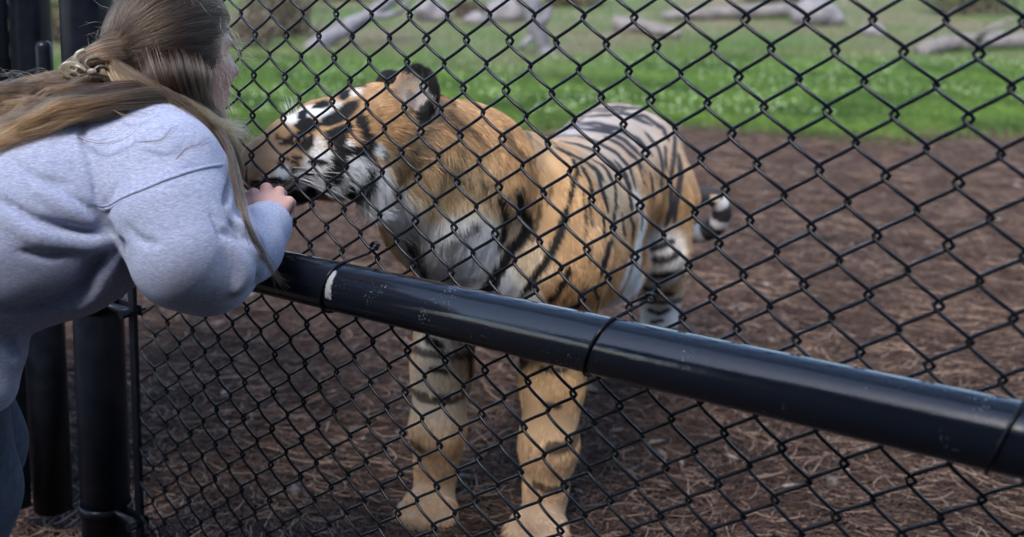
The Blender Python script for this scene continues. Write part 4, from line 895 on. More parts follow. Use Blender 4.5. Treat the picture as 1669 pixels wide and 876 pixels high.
    for sd_ in (1, -1):
        for i in range(13):
            b = at(436 + rng.uniform(-10, 26), 284 + rng.uniform(-9, 9), 2.075) + lat * sd_ * .036
            d = HX_ / np.linalg.norm(HX_) * rng.uniform(.55, 1.0) + lat * sd_ * rng.uniform(.25, .8) - UP * rng.uniform(-.05, .5); d /= np.linalg.norm(d); l = rng.uniform(.07, .15)
            w_.append([b + d * l * x - UP * l * .28 * x * x for x in np.linspace(0, 1, 6)])
    for i in range(16):     # brow and chin hairs
        b = at(478 + rng.uniform(-8, 14), 196 + rng.uniform(-4, 4), 2.09) if i < 8 else at(440 + rng.uniform(-10, 20), 318, 2.07)
        d = (UP * 1.0 - HX_ * rng.uniform(-.5, 1.2)) if i < 8 else (-UP + HX_ * rng.uniform(0, 1.5)); d = d / np.linalg.norm(d) + lat * rng.uniform(-.3, .4); l = rng.uniform(.03, .06)
        w_.append([b + d * l * x for x in np.linspace(0, 1, 6)])
    w_ = np.array(w_); tag(curves('whiskers', w_, np.array([.0005, .00045, .0004, .0004, .0003, .0001]), np.full((len(w_), 3), .75), strandmat('whisker_white', .4, .5), t), kind='stuff')
    return t
tiger = make_tiger()

# ------------------------------------------------------------ person leaning over the rail
HDC = at(282, 88, 1.845)
hF = np.array([.73, .68, -.05]); hF /= np.linalg.norm(hF); hU = np.array([.02, .03, 1.0]); hU -= hF * (hU @ hF); hU /= np.linalg.norm(hU)
hL = np.cross(hF, hU)                                              # her right side, turned to the camera
HDR = np.stack([hF, hL, hU], 1)
def hd(f, l, u): return HDC + HDR @ np.array([f, l, u], float)
SK = Sdf()
SK.ell(hd(0, 0, .012), (.098, .078, .092), HDR, .02)
SK.ell(hd(.045, 0, -.045), (.056, .060, .078), HDR, .02)
for s in (1, -1):
    SK.ell(hd(.070, s * .036, -.028), (.028, .024, .024), HDR, .014)            # cheek raised by a smile
    SK.cone(hd(.005, s * .055, -.075), hd(.082, s * .012, -.108), .017, .017, .02)  # jaw
    SK.ell(hd(.080, s * .026, .024), (.012, .024, .010), HDR, .012)             # brow
    SK.sub(hd(.106, s * .032, .004), (.016, .020, .012), HDR, .012)             # eye socket
    SK.ell(hd(-.012, s * .078, -.025), (.018, .007, .030), HDR, .006)           # ear
    SK.sub(hd(-.008, s * .087, -.022), (.010, .006, .018), HDR, .004)
SK.cone(hd(.098, 0, .010), hd(.122, 0, -.028), .008, .012, .01)                 # nose
SK.ell(hd(.110, .009, -.034), (.008, .008, .007), HDR, .006); SK.ell(hd(.110, -.009, -.034), (.008, .008, .007), HDR, .006)
SK.ell(hd(.098, 0, -.064), (.013, .027, .008), HDR, .006); SK.ell(hd(.096, 0, -.078), (.013, .024, .009), HDR, .006)   # lips
SK.ell(hd(.086, 0, -.106), (.018, .020, .016), HDR, .015)                       # chin
SK.chain([(hd(-.02, 0, -.06), .056), (at(238, 205, 1.85), .060), (at(215, 265, 1.82), .10)], .03)
SK.chain([(at(215, 280, 1.82), .11), (at(80, 350, 1.77), .11), (at(-80, 440, 1.76), .12), (at(-140, 475, 1.76), .13)], .05)
SK.chain([(at(215, 270, 1.82), .08), (at(270, 290, 1.66), .06), (at(315, 425, 1.61), .045), (at(440, 356, 1.86), .026)], .03)
SK.chain([(at(215, 270, 1.82), .08), (at(270, 300, 1.97), .06), (at(320, 400, 1.98), .045), (at(352, 370, 1.96), .028)], .03)
for s, dx in ((-.10, 0), (.09, -.05)):
    SK.chain([(at(-140, 480, 1.76 + s), .10), (W(-.66 + dx, 1.80 + s, .46), .065), (W(-.74 + dx, 1.76 + s, .09), .045)], .03)
SKV, SKQ = surface(SK, *SK.bounds(), .0045)

HN = Sdf()                                                         # near hand closed on the wire, back of the hand up
wr = at(437, 362, 1.855)
HN.cone(at(425, 376, 1.83), wr, .027, .025, .015)
kn = [at(414, 317, 1.915), at(434, 308, 1.905), at(455, 313, 1.893), at(471, 329, 1.880)]     # knuckles: index to little finger
for k, c in enumerate(kn): HN.cone(wr + (c - wr) * .25, c, .0185, .0112 - .0007 * k, .007)
HN.ell(at(440, 338, 1.880), (.032, .020, .024), None, .010)
for k, c in enumerate(kn):
    ln = (.036, .040, .037, .029)[k]; away = np.array([.12, .85, -.35]); down = np.array([-.10, .25, -1.0]); back = np.array([-.15, -.75, -.45])
    p1 = c + away / np.linalg.norm(away) * ln * .75 + np.array([0, 0, .002]); p2 = p1 + down / np.linalg.norm(down) * ln * .72; p3 = p2 + back / np.linalg.norm(back) * ln * .5
    r = .0092 - .0005 * k; HN.chain([(c, r + .0012), (p1, r), (p2, r * .93), (p3, r * .82)], .003)
th = [wr + np.array([-.022, .006, .0]), at(408, 338, 1.895), at(402, 322, 1.925), at(412, 320, 1.945)]
HN.chain([(th[0], .016), (th[1], .0125), (th[2], .0105), (th[3], .009)], .006)
HNV, HNQ = surface(HN, *HN.bounds(), .0025)
FN2 = Sdf(); fw_ = at(352, 370, 1.955)
FN2.cone(at(335, 385, 1.97), fw_, .027, .024, .015); FN2.ell(fw_ + np.array([.03, .0, .015]), (.034, .03, .022), None, .015)
for k in range(4):
    c = fw_ + np.array([.058, -.02 + .016 * k, .02]); FN2.chain([(c, .010), (c + np.array([.012, .004, -.03]), .009), (c + np.array([-.014, .004, -.038]), .008)], .003)
FN2.chain([(fw_ + np.array([.01, -.025, 0]), .013), (fw_ + np.array([.04, -.035, -.012]), .010), (fw_ + np.array([.058, -.028, -.025]), .009)], .005)
FHV, FHQ = surface(FN2, *FN2.bounds(), .004)

# sweatshirt: loose tube of cloth with folds pressed into it
SW = Sdf()
SW.chain([(at(232, 287, 1.73), .130), (at(85, 352, 1.70), .150), (at(-70, 405, 1.69), .150), (at(-125, 435, 1.70), .15)], .05)
SW.chain([(at(240, 285, 1.90), .120), (at(85, 345, 1.86), .140), (at(-70, 420, 1.84), .150), (at(-125, 450, 1.83), .145)], .05)
SW.cone(at(255, 205, 1.85), at(215, 250, 1.83), .085, .13, .04)                # neck band region
SW.cone(at(150, 388, 1.70), at(20, 412, 1.70), .075, .092, .04)                # hanging front
SW.cone(at(150, 385, 1.84), at(20, 410, 1.84), .075, .09, .04)
SW.chain([(at(-12, 520, 1.67), .052), (at(-14, 565, 1.67), .050), (at(-24, 625, 1.67), .048)], .012)
SW.chain([(at(240, 290, 1.92), .10), (at(280, 310, 1.97), .085), (at(325, 400, 1.98), .065), (at(348, 376, 1.965), .04)], .02)
SW.chain([(at(268, 288, 1.650), .098), (at(280, 350, 1.620), .094), (at(302, 408, 1.600), .083)], .010)      # near sleeve
SW.chain([(at(302, 408, 1.600), .083), (at(335, 428, 1.620), .073), (at(398, 402, 1.735), .055), (at(434, 369, 1.835), .041)], .02)
SW.ell(at(352, 287, 1.655), (.024, .04, .03), None, .02)                       # cloth pushed up at the shoulder point
def crease(pts, r, k=.006, ridge=0.0):
    """pts: (px, py, Z) control points; presses a soft groove"""
    P = spline([at(*p) for p in pts], 3 * len(pts)); n = len(P)
    for i in range(n - 1):
        a = .45 + .55 * math.sin(math.pi * (i + .5) / (n - 1)); SW.subc(P[i], P[i + 1], r * a * .85, r * a * .85, k)
def ridge(pts, r, k=.014):
    P = spline([at(*p) for p in pts], 3 * len(pts)); n = len(P)
    for i in range(n - 1):
        a = .4 + .6 * math.sin(math.pi * (i + .5) / (n - 1)); SW.cone(P[i], P[i + 1], r * a, r * a, k)
crease([(0, 327, 1.541), (60, 366, 1.54), (140, 381, 1.564), (180, 385, 1.573)], 0.013)
crease([(72, 300, 1.55), (110, 325, 1.553), (150, 348, 1.566), (178, 374, 1.569)], 0.008)
crease([(195, 402, 1.559), (160, 428, 1.587), (146, 462, 1.598), (115, 490, 1.604), (50, 506, 1.597), (0, 507, 1.581)], 0.019)
crease([(198, 432, 1.574), (165, 465, 1.614), (130, 500, 1.626)], 0.01)
crease([(382, 392, 1.56), (402, 418, 1.576), (410, 445, 1.588), (398, 470, 1.585)], 0.011)
crease([(374, 364, 1.564), (392, 378, 1.581), (415, 400, 1.608), (432, 422, 1.662)], 0.008)
crease([(128, 200, 1.621), (150, 270, 1.579), (160, 340, 1.57)], 0.004)
crease([(0, 550, 1.623), (18, 562, 1.636), (28, 585, 1.648)], 0.009)
crease([(160, 345, 1.57), (178, 390, 1.579), (203, 438, 1.567)], 0.01)
crease([(377, 300, 1.617), (372, 318, 1.591), (366, 335, 1.571)], 0.007)
crease([(352, 372, 1.539), (372, 388, 1.55), (388, 412, 1.562)], 0.005)
crease([(20, 260, 1.562), (60, 290, 1.551), (110, 300, 1.558)], 0.004)
crease([(30, 410, 1.542), (80, 418, 1.551), (130, 405, 1.564), (180, 392, 1.579)], 0.006)
crease([(205, 370, 1.539), (225, 390, 1.529), (260, 400, 1.516)], 0.004)
crease([(398, 380, 1.589), (420, 396, 1.628), (436, 412, 1.673)], 0.004)
crease([(340, 345, 1.544), (352, 368, 1.541), (358, 392, 1.537)], 0.004)
crease([(190, 300, 1.561), (175, 330, 1.57), (168, 360, 1.573)], 0.004)
ridge([(0, 345, 1.545), (60, 384, 1.548), (140, 398, 1.574), (178, 394, 1.589)], 0.012)
ridge([(190, 420, 1.606), (172, 446, 1.612), (158, 474, 1.624), (128, 500, 1.631)], 0.013)
ridge([(372, 402, 1.555), (390, 425, 1.57), (394, 450, 1.577), (384, 470, 1.576)], 0.012)
ridge([(394, 408, 1.575), (416, 428, 1.605), (420, 448, 1.62)], 0.01)
ridge([(66, 312, 1.552), (105, 338, 1.557), (145, 362, 1.57)], 0.01)
ridge([(386, 366, 1.585), (404, 382, 1.603), (424, 400, 1.643)], 0.008)
SEAM = [(160, 342, 1.57), (190, 328, 1.552), (230, 310, 1.535), (265, 296, 1.537), (300, 284, 1.549), (345, 273, 1.585), (370, 270, 1.624)]
def cloth(P): return SW(P) + (.0040 * vnoise(P, 15, 40) + .0016 * vnoise(P, 42, 41)).astype(np.float32)
SV, SQ = surface(cloth, *SW.bounds(), .0046)
SV = smooth_mesh(SV, SQ, 1, .3)

def skin_mat():
    m = mat('skin', (.46, .27, .22), .48); v = noise(m, 40, 5); w2 = noise(m, 9, 3)
    c = mix(m, ramp(m, w2, [(.35, (0, 0, 0)), (.7, (1, 1, 1))]), (.53, .345, .295), (.52, .28, .245))
    lk(m, c, bsdf(m).inputs['Base Color']); bump(m, noise(m, 260, 4), .12, .001)
    b = bsdf(m); b.inputs['Subsurface Weight'].default_value = .12; b.inputs['Subsurface Radius'].default_value = (.01, .004, .002); b.inputs['Subsurface Scale'].default_value = .5
    b.inputs['Specular IOR Level'].default_value = .35; return m
def fabric_mat():
    m = mat('heather_fleece', (.4, .43, .54), .95); tc = nd(m, 'ShaderNodeTexCoord'); v = tc.outputs['Object']
    mp = nd(m, 'ShaderNodeMapping'); mp.inputs['Rotation'].default_value = (0, math.radians(28), 0); mp.inputs['Scale'].default_value = (1, 1, 4.5); lk(m, v, mp.inputs['Vector'])
    fl = noise(m, 130, 4, .75, mp.outputs[0]); bl = noise(m, 9, 4, .6, v); fine = noise(m, 900, 2, .6, v)
    c = ramp(m, fl, [(.28, (.20, .225, .345)), (.52, (.335, .365, .495)), (.76, (.55, .575, .685))])
    mx = nd(m, 'ShaderNodeMix', data_type='RGBA', blend_type='MULTIPLY'); mx.inputs[0].default_value = .25; lk(m, c, mx.inputs[6]); lk(m, ramp(m, bl, [(.3, (.75, .75, .78)), (.7, (1, 1, 1))]), mx.inputs[7])
    lk(m, mx.outputs[2], bsdf(m).inputs['Base Color'])
    ad = nd(m, 'ShaderNodeMath', operation='MULTIPLY_ADD'); lk(m, fl, ad.inputs[0]); ad.inputs[1].default_value = .8; lk(m, fine, ad.inputs[2])
    bump(m, ad.outputs[0], .45, .0016); b = bsdf(m); b.inputs['Specular IOR Level'].default_value = .1
    b.inputs['Sheen Weight'].default_value = .25; b.inputs['Sheen Roughness'].default_value = .6; b.inputs['Sheen Tint'].default_value = (.8, .85, 1, 1); return m
M['skin'] = skin_mat(); M['fleece'] = fabric_mat()

def hair_mat():
    m = bpy.data.materials.new('human_hair'); m.use_nodes = True; t = m.node_tree; t.nodes.remove(t.nodes['Principled BSDF'])
    h = t.nodes.new('ShaderNodeBsdfHairPrincipled'); h.parametrization = 'COLOR'; a = t.nodes.new('ShaderNodeAttribute'); a.attribute_name = 'col'
    t.links.new(a.outputs['Color'], h.inputs['Color']); h.inputs['Roughness'].default_value = .34; h.inputs['Radial Roughness'].default_value = .42; h.inputs['Coat'].default_value = 0
    t.links.new(h.outputs[0], t.nodes['Material Output'].inputs['Surface']); return m
DARK, MID, GOLD, PALE = np.array([.010, .006, .0042]), np.array([.060, .029, .0135]), np.array([.34, .165, .058]), np.array([.58, .35, .14])
STR_P, STR_C = [], []; HK = 20
def add_strands(P, c): STR_P.append(P); STR_C.append(c)
def strand_cols(n, mixw, u=None):
    """mixw: weights for dark, mid, gold, pale"""
    k = rng.choice(4, n, p=np.array(mixw) / sum(mixw)); return np.stack([DARK, MID, GOLD, PALE])[k] * rng.uniform(.75, 1.25, (n, 1))
def lock(pts, n, prof, mixw, wave=.004, short=.7, twist=0.0, flat=1.0, tip=0.0):
    """bundle of strands along (px,py,Z) control points; prof: bundle radius at equal steps"""
    G = spline([at(*p) for p in pts], HK); T = np.gradient(G, axis=0); T /= np.linalg.norm(T, axis=1)[:, None]
    ref = np.array([0, -1.0, .2]); A = np.cross(T, ref); A /= np.linalg.norm(A, axis=1)[:, None]; B = np.cross(T, A)
    rp = np.interp(np.linspace(0, 1, HK), np.linspace(0, 1, len(prof)), prof)
    th0 = rng.random(n) * 2 * np.pi; rr = np.sqrt(rng.random(n))
    sub = rng.integers(0, max(3, n // 60), n); cl = rng.normal(0, .35, (sub.max() + 1, 2))     # strands gather in finer wisps
    s = np.linspace(0, 1, HK)
    x = rr * np.cos(th0) * .75 + cl[sub, 0]; y = (rr * np.sin(th0) * .75 + cl[sub, 1]) * flat
    ang = twist * s; ca, sa = np.cos(ang), np.sin(ang)
    ox = x[:, None] * ca - y[:, None] * sa; oy = x[:, None] * sa + y[:, None] * ca
    ph = rng.random((sub.max() + 1, 2)) * 6.28; fr = rng.uniform(5, 13, sub.max() + 1)
    wv = wave * np.sin(fr[sub][:, None] * s + ph[sub, 0][:, None]) * s; wv2 = wave * np.sin(fr[sub][:, None] * 1.3 * s + ph[sub, 1][:, None]) * s
    P = G[None] + (ox * rp + wv)[..., None] * A[None] + (oy * rp + wv2)[..., None] * B[None]
    # uneven strand lengths
    e = rng.uniform(short, 1, n); q = s[None] * e[:, None] * (HK - 1); i = np.minimum(q.astype(int), HK - 2); f = (q - i)[..., None]
    P = np.take_along_axis(P, i[..., None].repeat(3, 2), 1) * (1 - f) + np.take_along_axis(P, (i + 1)[..., None].repeat(3, 2), 1) * f
    c = strand_cols(n, mixw) * np.exp(rng.normal(0, .45, sub.max() + 1))[sub][:, None].clip(.35, 2.2)
    g = (np.clip((s - .25) / .6, 0, 1) * tip)[None, :, None] * (rng.random(sub.max() + 1)[sub] > .3)[:, None, None]      # sun-bleached ends
    add_strands(P, c[:, None] * (1 - g) + (GOLD * 1.0)[None, None] * g * rng.uniform(.6, 1.4, (n, 1, 1)))
HE = np.array([.104, .085, .097]); HCc = hd(0, 0, .012)
CLIP = at(160, 100, 1.735)
def cap_hair(n):
    """hair of the upper head swept from the roots over the skull to the clip"""
    u = rng.normal(size=(n * 4, 3)); u /= np.linalg.norm(u, axis=1)[:, None]
    f_, l_, z_ = u.T
    ok = (z_ > -.48 + .5 * np.clip(f_, 0, 1)) & ~((f_ > .66) & (z_ < .42)) & ~((f_ > .46) & (z_ < .22))
    u = u[ok][:n]; n = len(u)
    K = (CLIP - HCc) @ HDR / HE                                   # clip in unit-skull space
    th = rng.random(n) ** 1.2; grp = np.round(u * 9) / 9
    jit = np.sin(grp @ np.array([71.3, 37.7, 91.1]))              # wisps: neighbours share an offset
    s = np.linspace(0, 1, HK)[None, :, None]
    tgt = K[None] + np.stack([rng.normal(0, .05, n), rng.normal(0, .09, n), rng.normal(0, .10, n) + .06 * jit], 1)
    lin = u[:, None] * (1 - s) + tgt[:, None] * s
    nr = np.linalg.norm(lin, axis=2, keepdims=True); side = np.sqrt(np.clip(1 - s ** 3, 0, 1))
    lift = 1.02 + .10 * th[:, None, None] * np.sin(np.pi * np.clip(s * 1.05, 0, 1)) ** .6 + .03 * jit[:, None, None] * s * (1 - s) * 4 + .05 * np.sin(np.pi * s)
    surf = lin / nr * np.maximum(lift, nr * (s > .45))
    P = HCc + (surf * HE) @ HDR.T
    base = strand_cols(n, (.50, .42, .075, .005)) * np.exp(.55 * jit[:, None] + rng.normal(0, .25, (n, 1)) - .75)
    g = (np.clip((s - .5) / .5, 0, 1) * .30) * (jit > -.2)[:, None, None]; add_strands(P, base[:, None] * (1 - g) + (GOLD * .55)[None, None] * g)
cap_hair(26000)
# lower layer: sides and nape, coming out from under the swept-back hair
lock([(312, 70, 1.850), (324, 112, 1.772), (331, 145, 1.768), (341, 180, 1.785), (362, 214, 1.82)], 1200, (.010, .012, .010, .009, .012), (.72, .26, .02, 0))
lock([(304, 70, 1.850), (314, 112, 1.755), (322, 150, 1.754), (335, 182, 1.768), (360, 214, 1.80)], 1900, (.014, .018, .015, .012, .012), (.76, .22, .02, 0))
lock([(276, 70, 1.850), (284, 112, 1.742), (298, 152, 1.742), (320, 182, 1.758), (352, 210, 1.79)], 2200, (.016, .024, .019, .013, .012), (.76, .22, .02, 0))
lock([(246, 70, 1.850), (252, 115, 1.735), (266, 152, 1.735), (288, 178, 1.748), (325, 200, 1.775)], 2000, (.016, .024, .019, .012, .010), (.7, .26, .04, 0))
for i in range(6):      # thin strands along the temple, uncovering the cheek
    x = 330 + 3.2 * i
    lock([(x + 2, 30 + 4 * i, 1.815 + .002 * i), (x + 1 - i, 66 + 2 * i, 1.800), (x - 4 - 1.6 * i, 105, 1.790), (x - 7 - 2.2 * i, 150, 1.788), (x + 3 - 1.5 * i, 195, 1.80)], 70, (.004, .004, .003, .003, .005), (.45, .45, .1, 0), .003, .55)
# twisted golden side strand running from the clip round to the front of the shoulder
lock([(168, 88, 1.728), (178, 118, 1.712), (205, 142, 1.700), (245, 160, 1.700), (290, 176, 1.708), (325, 196, 1.725), (352, 214, 1.755), (398, 216, 1.83)], 2600, (.008, .014, .015, .014, .014, .015, .014, .018), (.12, .36, .38, .14), .006, .75, 4.5, .8, .35)
lock([(172, 82, 1.730), (190, 108, 1.708), (222, 128, 1.698), (262, 150, 1.697), (300, 170, 1.705), (338, 200, 1.735), (368, 236, 1.80), (376, 280, 1.85)], 800, (.007, .010, .011, .010, .010, .010, .010, .008), (.3, .45, .22, .03), .006, .7, 3.5, .8)
# gathered hair at the clip
lock([(196, 75, 1.735), (168, 80, 1.722), (142, 90, 1.718), (118, 106, 1.720), (104, 122, 1.725), (112, 136, 1.725)], 900, (.012, .011, .009, .008, .008, .008), (.2, .45, .3, .05), .003, .8)
lock([(200, 95, 1.728), (176, 96, 1.712), (152, 100, 1.708), (138, 112, 1.710), (140, 132, 1.712), (128, 150, 1.71)], 900, (.012, .012, .010, .009, .010, .012), (.3, .45, .22, .03), .003, .8)
# long hair lying over the back to the left
for a, b, c, d, w_, n in ((118, 140, 150, 168, .016, 1500), (128, 150, 163, 185, .018, 1800), (138, 160, 176, 202, .020, 1900), (150, 168, 188, 216, .018, 1800), (158, 174, 200, 234, .015, 1300), (112, 132, 140, 152, .012, 800)):
    lock([(215, a, 1.74), (150, (a + b) / 2 + 4, 1.712), (80, b + 8, 1.695), (20, c + 8, 1.68), (-60, d + 14, 1.665), (-140, d + 60, 1.66)], n, (.014, w_, w_ * 1.15, w_ * 1.1, w_, w_ * .8), (.66, .32, .02, 0), .013, .7, .6, .7, .30)
lock([(270, 160, 1.69), (205, 166, 1.645), (130, 182, 1.612), (60, 204, 1.592), (0, 226, 1.580), (-60, 260, 1.58)], 1500, (.010, .012, .014, .013, .010, .008), (.35, .42, .2, .03), .014, .6, 0, .6, .3)
lock([(250, 152, 1.70), (190, 158, 1.66), (120, 172, 1.63), (50, 194, 1.605), (-30, 222, 1.59)], 1800, (.016, .018, .018, .016, .012), (.4, .42, .15, .03), .008, .6, 0, .7)
for i in range(46):     # loose wavy wisps over the heavy back hair
    f0 = rng.random(); y0, y1, y2 = 122 + 50 * f0 + rng.normal(0, 5), 142 + 62 * f0 + rng.normal(0, 7), 160 + 78 * f0 + rng.normal(0, 9); zz = 1.700 - .085 * f0
    wv = rng.normal(0, 7, 5)
    lock([(215 + rng.uniform(-40, 40), y0 + 2, zz + .055), (140, (y0 + y1) / 2 + wv[0], zz), (88, y1 - 2 + wv[1], zz - .008), (42, (y1 + y2) / 2 + wv[2], zz - .014), (0, y2 + wv[3], zz - .018), (-60, y2 + 22 + wv[4], zz - .018)], 46, (.002, .004, .005, .004, .005, .006), [(.8, .2, 0, 0), (.5, .45, .05, 0), (.15, .5, .3, .05)][i % 3], .012, .5, 1.0, .8, .3)
# hair in front of the far shoulder, blown towards the fence
lock([(350, 180, 1.84), (364, 215, 1.86), (376, 255, 1.87), (380, 300, 1.87), (372, 345, 1.86)], 1500, (.010, .015, .017, .014, .010), (.35, .55, .10, 0), .010, .6)
lock([(350, 200, 1.80), (385, 212, 1.86), (410, 222, 1.88), (425, 240, 1.885)], 70, (.006, .010, .014, .02), (.3, .45, .22, .03), .008, .5)
lock([(350, 200, 1.74), (376, 245, 1.66), (386, 300, 1.60), (402, 360, 1.555), (426, 412, 1.585), (450, 450, 1.66), (480, 470, 1.72)], 60, (.006, .006, .005, .004, .004, .006, .014), (.3, .5, .2, 0), .006, .72)
lock([(356, 205, 1.74), (380, 260, 1.65), (394, 330, 1.575), (412, 390, 1.565), (438, 438, 1.63), (462, 474, 1.70)], 34, (.006, .006, .005, .006, .009, .014), (.3, .5, .2, 0), .010, .6)
# loose curls on the sleeve and back
for g in ([(140, 180, 1.66), (124, 205, 1.655), (130, 224, 1.60), (160, 232, 1.575), (195, 222, 1.56), (225, 204, 1.565), (252, 182, 1.60)], [(180, 176, 1.63), (205, 190, 1.59), (238, 186, 1.59), (262, 176, 1.63)],
          [(225, 232, 1.555), (258, 228, 1.545), (280, 212, 1.555), (288, 196, 1.58)], [(285, 262, 1.545), (308, 242, 1.55), (335, 232, 1.57), (352, 232, 1.62)], [(0, 240, 1.60), (12, 225, 1.60), (30, 212, 1.62)]):
    lock(g, 9, (.001, .0035, .005, .004), (.5, .45, .05, 0), .004, .7)
# flyaways
for i in range(170):
    a = rng.uniform(-.4, 3.4); r = rng.uniform(1.08, 1.24); px, py = 268 + 112 * math.cos(a) * r * .95, 92 - 98 * math.sin(a) * r * .93
    dx, dy = rng.normal(0, 22), rng.normal(10, 18); z = rng.uniform(1.76, 1.86)
    lock([(px, py, z), (px + dx * .5, py + dy * .4, z), (px + dx, py + dy, z)], 1, (0, 0, 0), (.2, .5, .25, .05), .0015, .9)
for i in range(60):
    px, py = rng.uniform(345, 375), rng.uniform(20, 200); z = 1.80
    lock([(px, py, z), (px + rng.uniform(2, 22), py + rng.uniform(10, 40), z), (px + rng.uniform(-10, 40), py + rng.uniform(40, 110), z + .03)], 1, (0, 0, 0), (.1, .4, .4, .1), .008, .9)
for i in range(70):
    px, py = rng.uniform(10, 150), rng.uniform(122, 150)
    lock([(px + 30, py + 8, 1.69), (px, py - rng.uniform(0, 14), 1.69), (px - 40, py + rng.uniform(-14, 12), 1.69)], 1, (0, 0, 0), (.3, .4, .25, .05), .006, .9)

def make_person():
    p = empty('person', (-.62, 1.72, 0)); tag(p, 'person with long brown hair in a pale blue grey sweatshirt, leaning over the rail', 'person')
    V = np.concatenate([SKV, HNV, FHV]); Q = np.concatenate([SKQ, HNQ + len(SKV), FHQ + len(SKV) + len(HNV)])
    mesh_np('body', V, Q, M['skin'], p)
    sw = mesh_np('sweatshirt', SV, SQ, M['fleece'], p); tag(sw, 'pale blue grey heathered sweatshirt')
    sp = spline([at(*q) for q in SEAM], 60); g = grad(cloth, sp); sp = sp - g * cloth(sp)[:, None]
    tp = np.clip(np.minimum(np.arange(60), 59 - np.arange(60)) / 5, .1, 1)
    parts = [tube(sp - g * .0016 + np.array([0, 0, dz]), r * tp, 10) for dz, r in ((.0024, .0030), (-.0024, .0027))]
    Vs, Fs = join(parts); mesh_np('sleeve_seam', Vs, Fs, M['fleece'], sw)
    # trousers and shoes, below and left of the picture
    J = Sdf(); J.chain([(at(-120, 455, 1.70), .135), (at(-165, 495, 1.72), .14)], .04); J.chain([(at(-120, 455, 1.84), .135), (at(-165, 495, 1.82), .14)], .04)
    for s, dx in ((-.10, 0), (.09, -.05)): J.chain([(at(-150, 485, 1.76 + s), .125), (W(-.66 + dx, 1.80 + s, .46), .088), (W(-.74 + dx, 1.76 + s, .10), .072)], .03)
    JV, JQ = surface(J, *J.bounds(), .010); mesh_np('jeans', JV, JQ, noisy('denim', (.03, .04, .07), (.06, .08, .13), 60, .9, .3, .002), p)
    for s, dx in ((-.10, 0), (.09, -.05)):
        B = Sdf(); c = W(-.74 + dx, 1.76 + s, .05); B.chain([(c, .05), (c + np.array([.09, .02, -.005]), .048), (c + np.array([.16, .03, -.015]), .038)], .03); B.cone(c, c + np.array([0, 0, .06]), .05, .055, .02)
        BV, BQ = surface(B, *B.bounds(), .007); BV[:, 2] = np.maximum(BV[:, 2], .004); mesh_np('shoe', BV, BQ, mat('shoe_leather', (.3, .3, .3), .6), p)
    # hair: dark cap under the strands so the scalp does not show
    C = Sdf(); C.ell(hd(-.006, 0, .014), (.098, .079, .094), HDR, .02); C.cone(hd(-.03, .034, -.015), hd(-.03, .037, -.075), .055, .048, .02); C.cone(hd(-.03, -.03, -.02), hd(-.03, -.035, -.075), .052, .045, .02)
    C.cone(hd(-.07, .0, .0), CLIP + np.array([.02, .02, -.005]), .045, .020, .03)
    C.sub(hd(.128, 0, -.045), (.096, .13, .118), HDR, .01)
    CV, CQ = surface(C, *C.bounds(), .006)
    P = np.concatenate(STR_P); c = np.concatenate(STR_C)
    r = np.interp(np.linspace(0, 1, HK), [0, .06, .15, .7, 1], [.00004, .00012, .00019, .00017, .00005])
    h = curves('hair', P, r, c, hair_mat(), p); tag(h, 'long brown hair with golden ends, half gathered at the back')
    mesh_np('hair_base', CV, CQ, mat('hair_base', (.030, .020, .015), .8), h)
    # claw clip
    cm = noisy('clip_horn', (.12, .10, .07), (.36, .325, .25), 60, .28, 0); dk = noisy('clip_dark_horn', (.022, .017, .012), (.10, .085, .06), 60, .3, 0)
    clip = empty('hair_clip', (0, 0, 0)); clip.parent = p; clip.matrix_parent_inverse = Matrix.Translation(p.location).inverted(); tag(clip, 'cream claw clip with looped jaws')
    def ribbon(pts, r, m, nm, wide=1.0):
        v, f = tube(spline([at(*q) for q in pts], 30), r, 10); c0 = v.reshape(30, 10, 3).mean(1, keepdims=True); d = v.reshape(30, 10, 3) - c0
        d = d - (1 - 1 / wide) * (d @ FW)[..., None] * FW; o = mesh_np(nm, (c0 + d).reshape(-1, 3), f, m, None); o.parent = clip; return o
    # near jaw: flat horn plate with cut-outs; far jaw: thin arched prongs
    pl = Sdf(); pc = at(121, 116, 1.690); pR = rot_xyz(0, .35, .2)
    pl.ell(pc, (.0225, .0040, .0145), pR)
    for a, b, rx, rz in ((.010, .002, .0055, .0030), (.002, -.007, .0055, .0024), (.014, -.006, .0032, .0026), (-.003, .003, .004, .0022)): pl.sub(pc + pR @ np.array([a, -.001, b]), (rx, .012, rz), pR, .002)
    pv, pq = surface(pl, pc - .032, pc + .032, .0011); o = mesh_np('jaw_plate', pv, pq, cm, None); o.parent = clip
    ribbon([(150, 117, 1.688), (140, 107, 1.688), (143, 98, 1.690), (156, 95, 1.694), (166, 97, 1.70)], .0027, dk, 'prong', 1.6)
    ribbon([(152, 116, 1.688), (162, 109, 1.690), (172, 111, 1.694), (179, 120, 1.70)], .0030, dk, 'prong', 1.6)
    ribbon([(152, 118, 1.687), (164, 124, 1.690), (176, 126, 1.696)], .0026, dk, 'prong', 1.6)
    ribbon([(150, 119, 1.687), (140, 126, 1.690), (131, 137, 1.694), (127, 147, 1.70)], .0026, cm, 'prong', 1.6)
    ribbon([(151, 119, 1.687), (147, 130, 1.690), (138, 143, 1.696)], .0022, dk, 'prong', 1.6)
    ribbon([(138, 82, 1.700), (127, 87, 1.698), (123, 96, 1.697), (127, 104, 1.697)], .0036, cm, 'prong', 2.0)
    ribbon([(140, 116, 1.687), (130, 110, 1.686), (116, 104, 1.690)], .0024, cm, 'prong', 1.6)
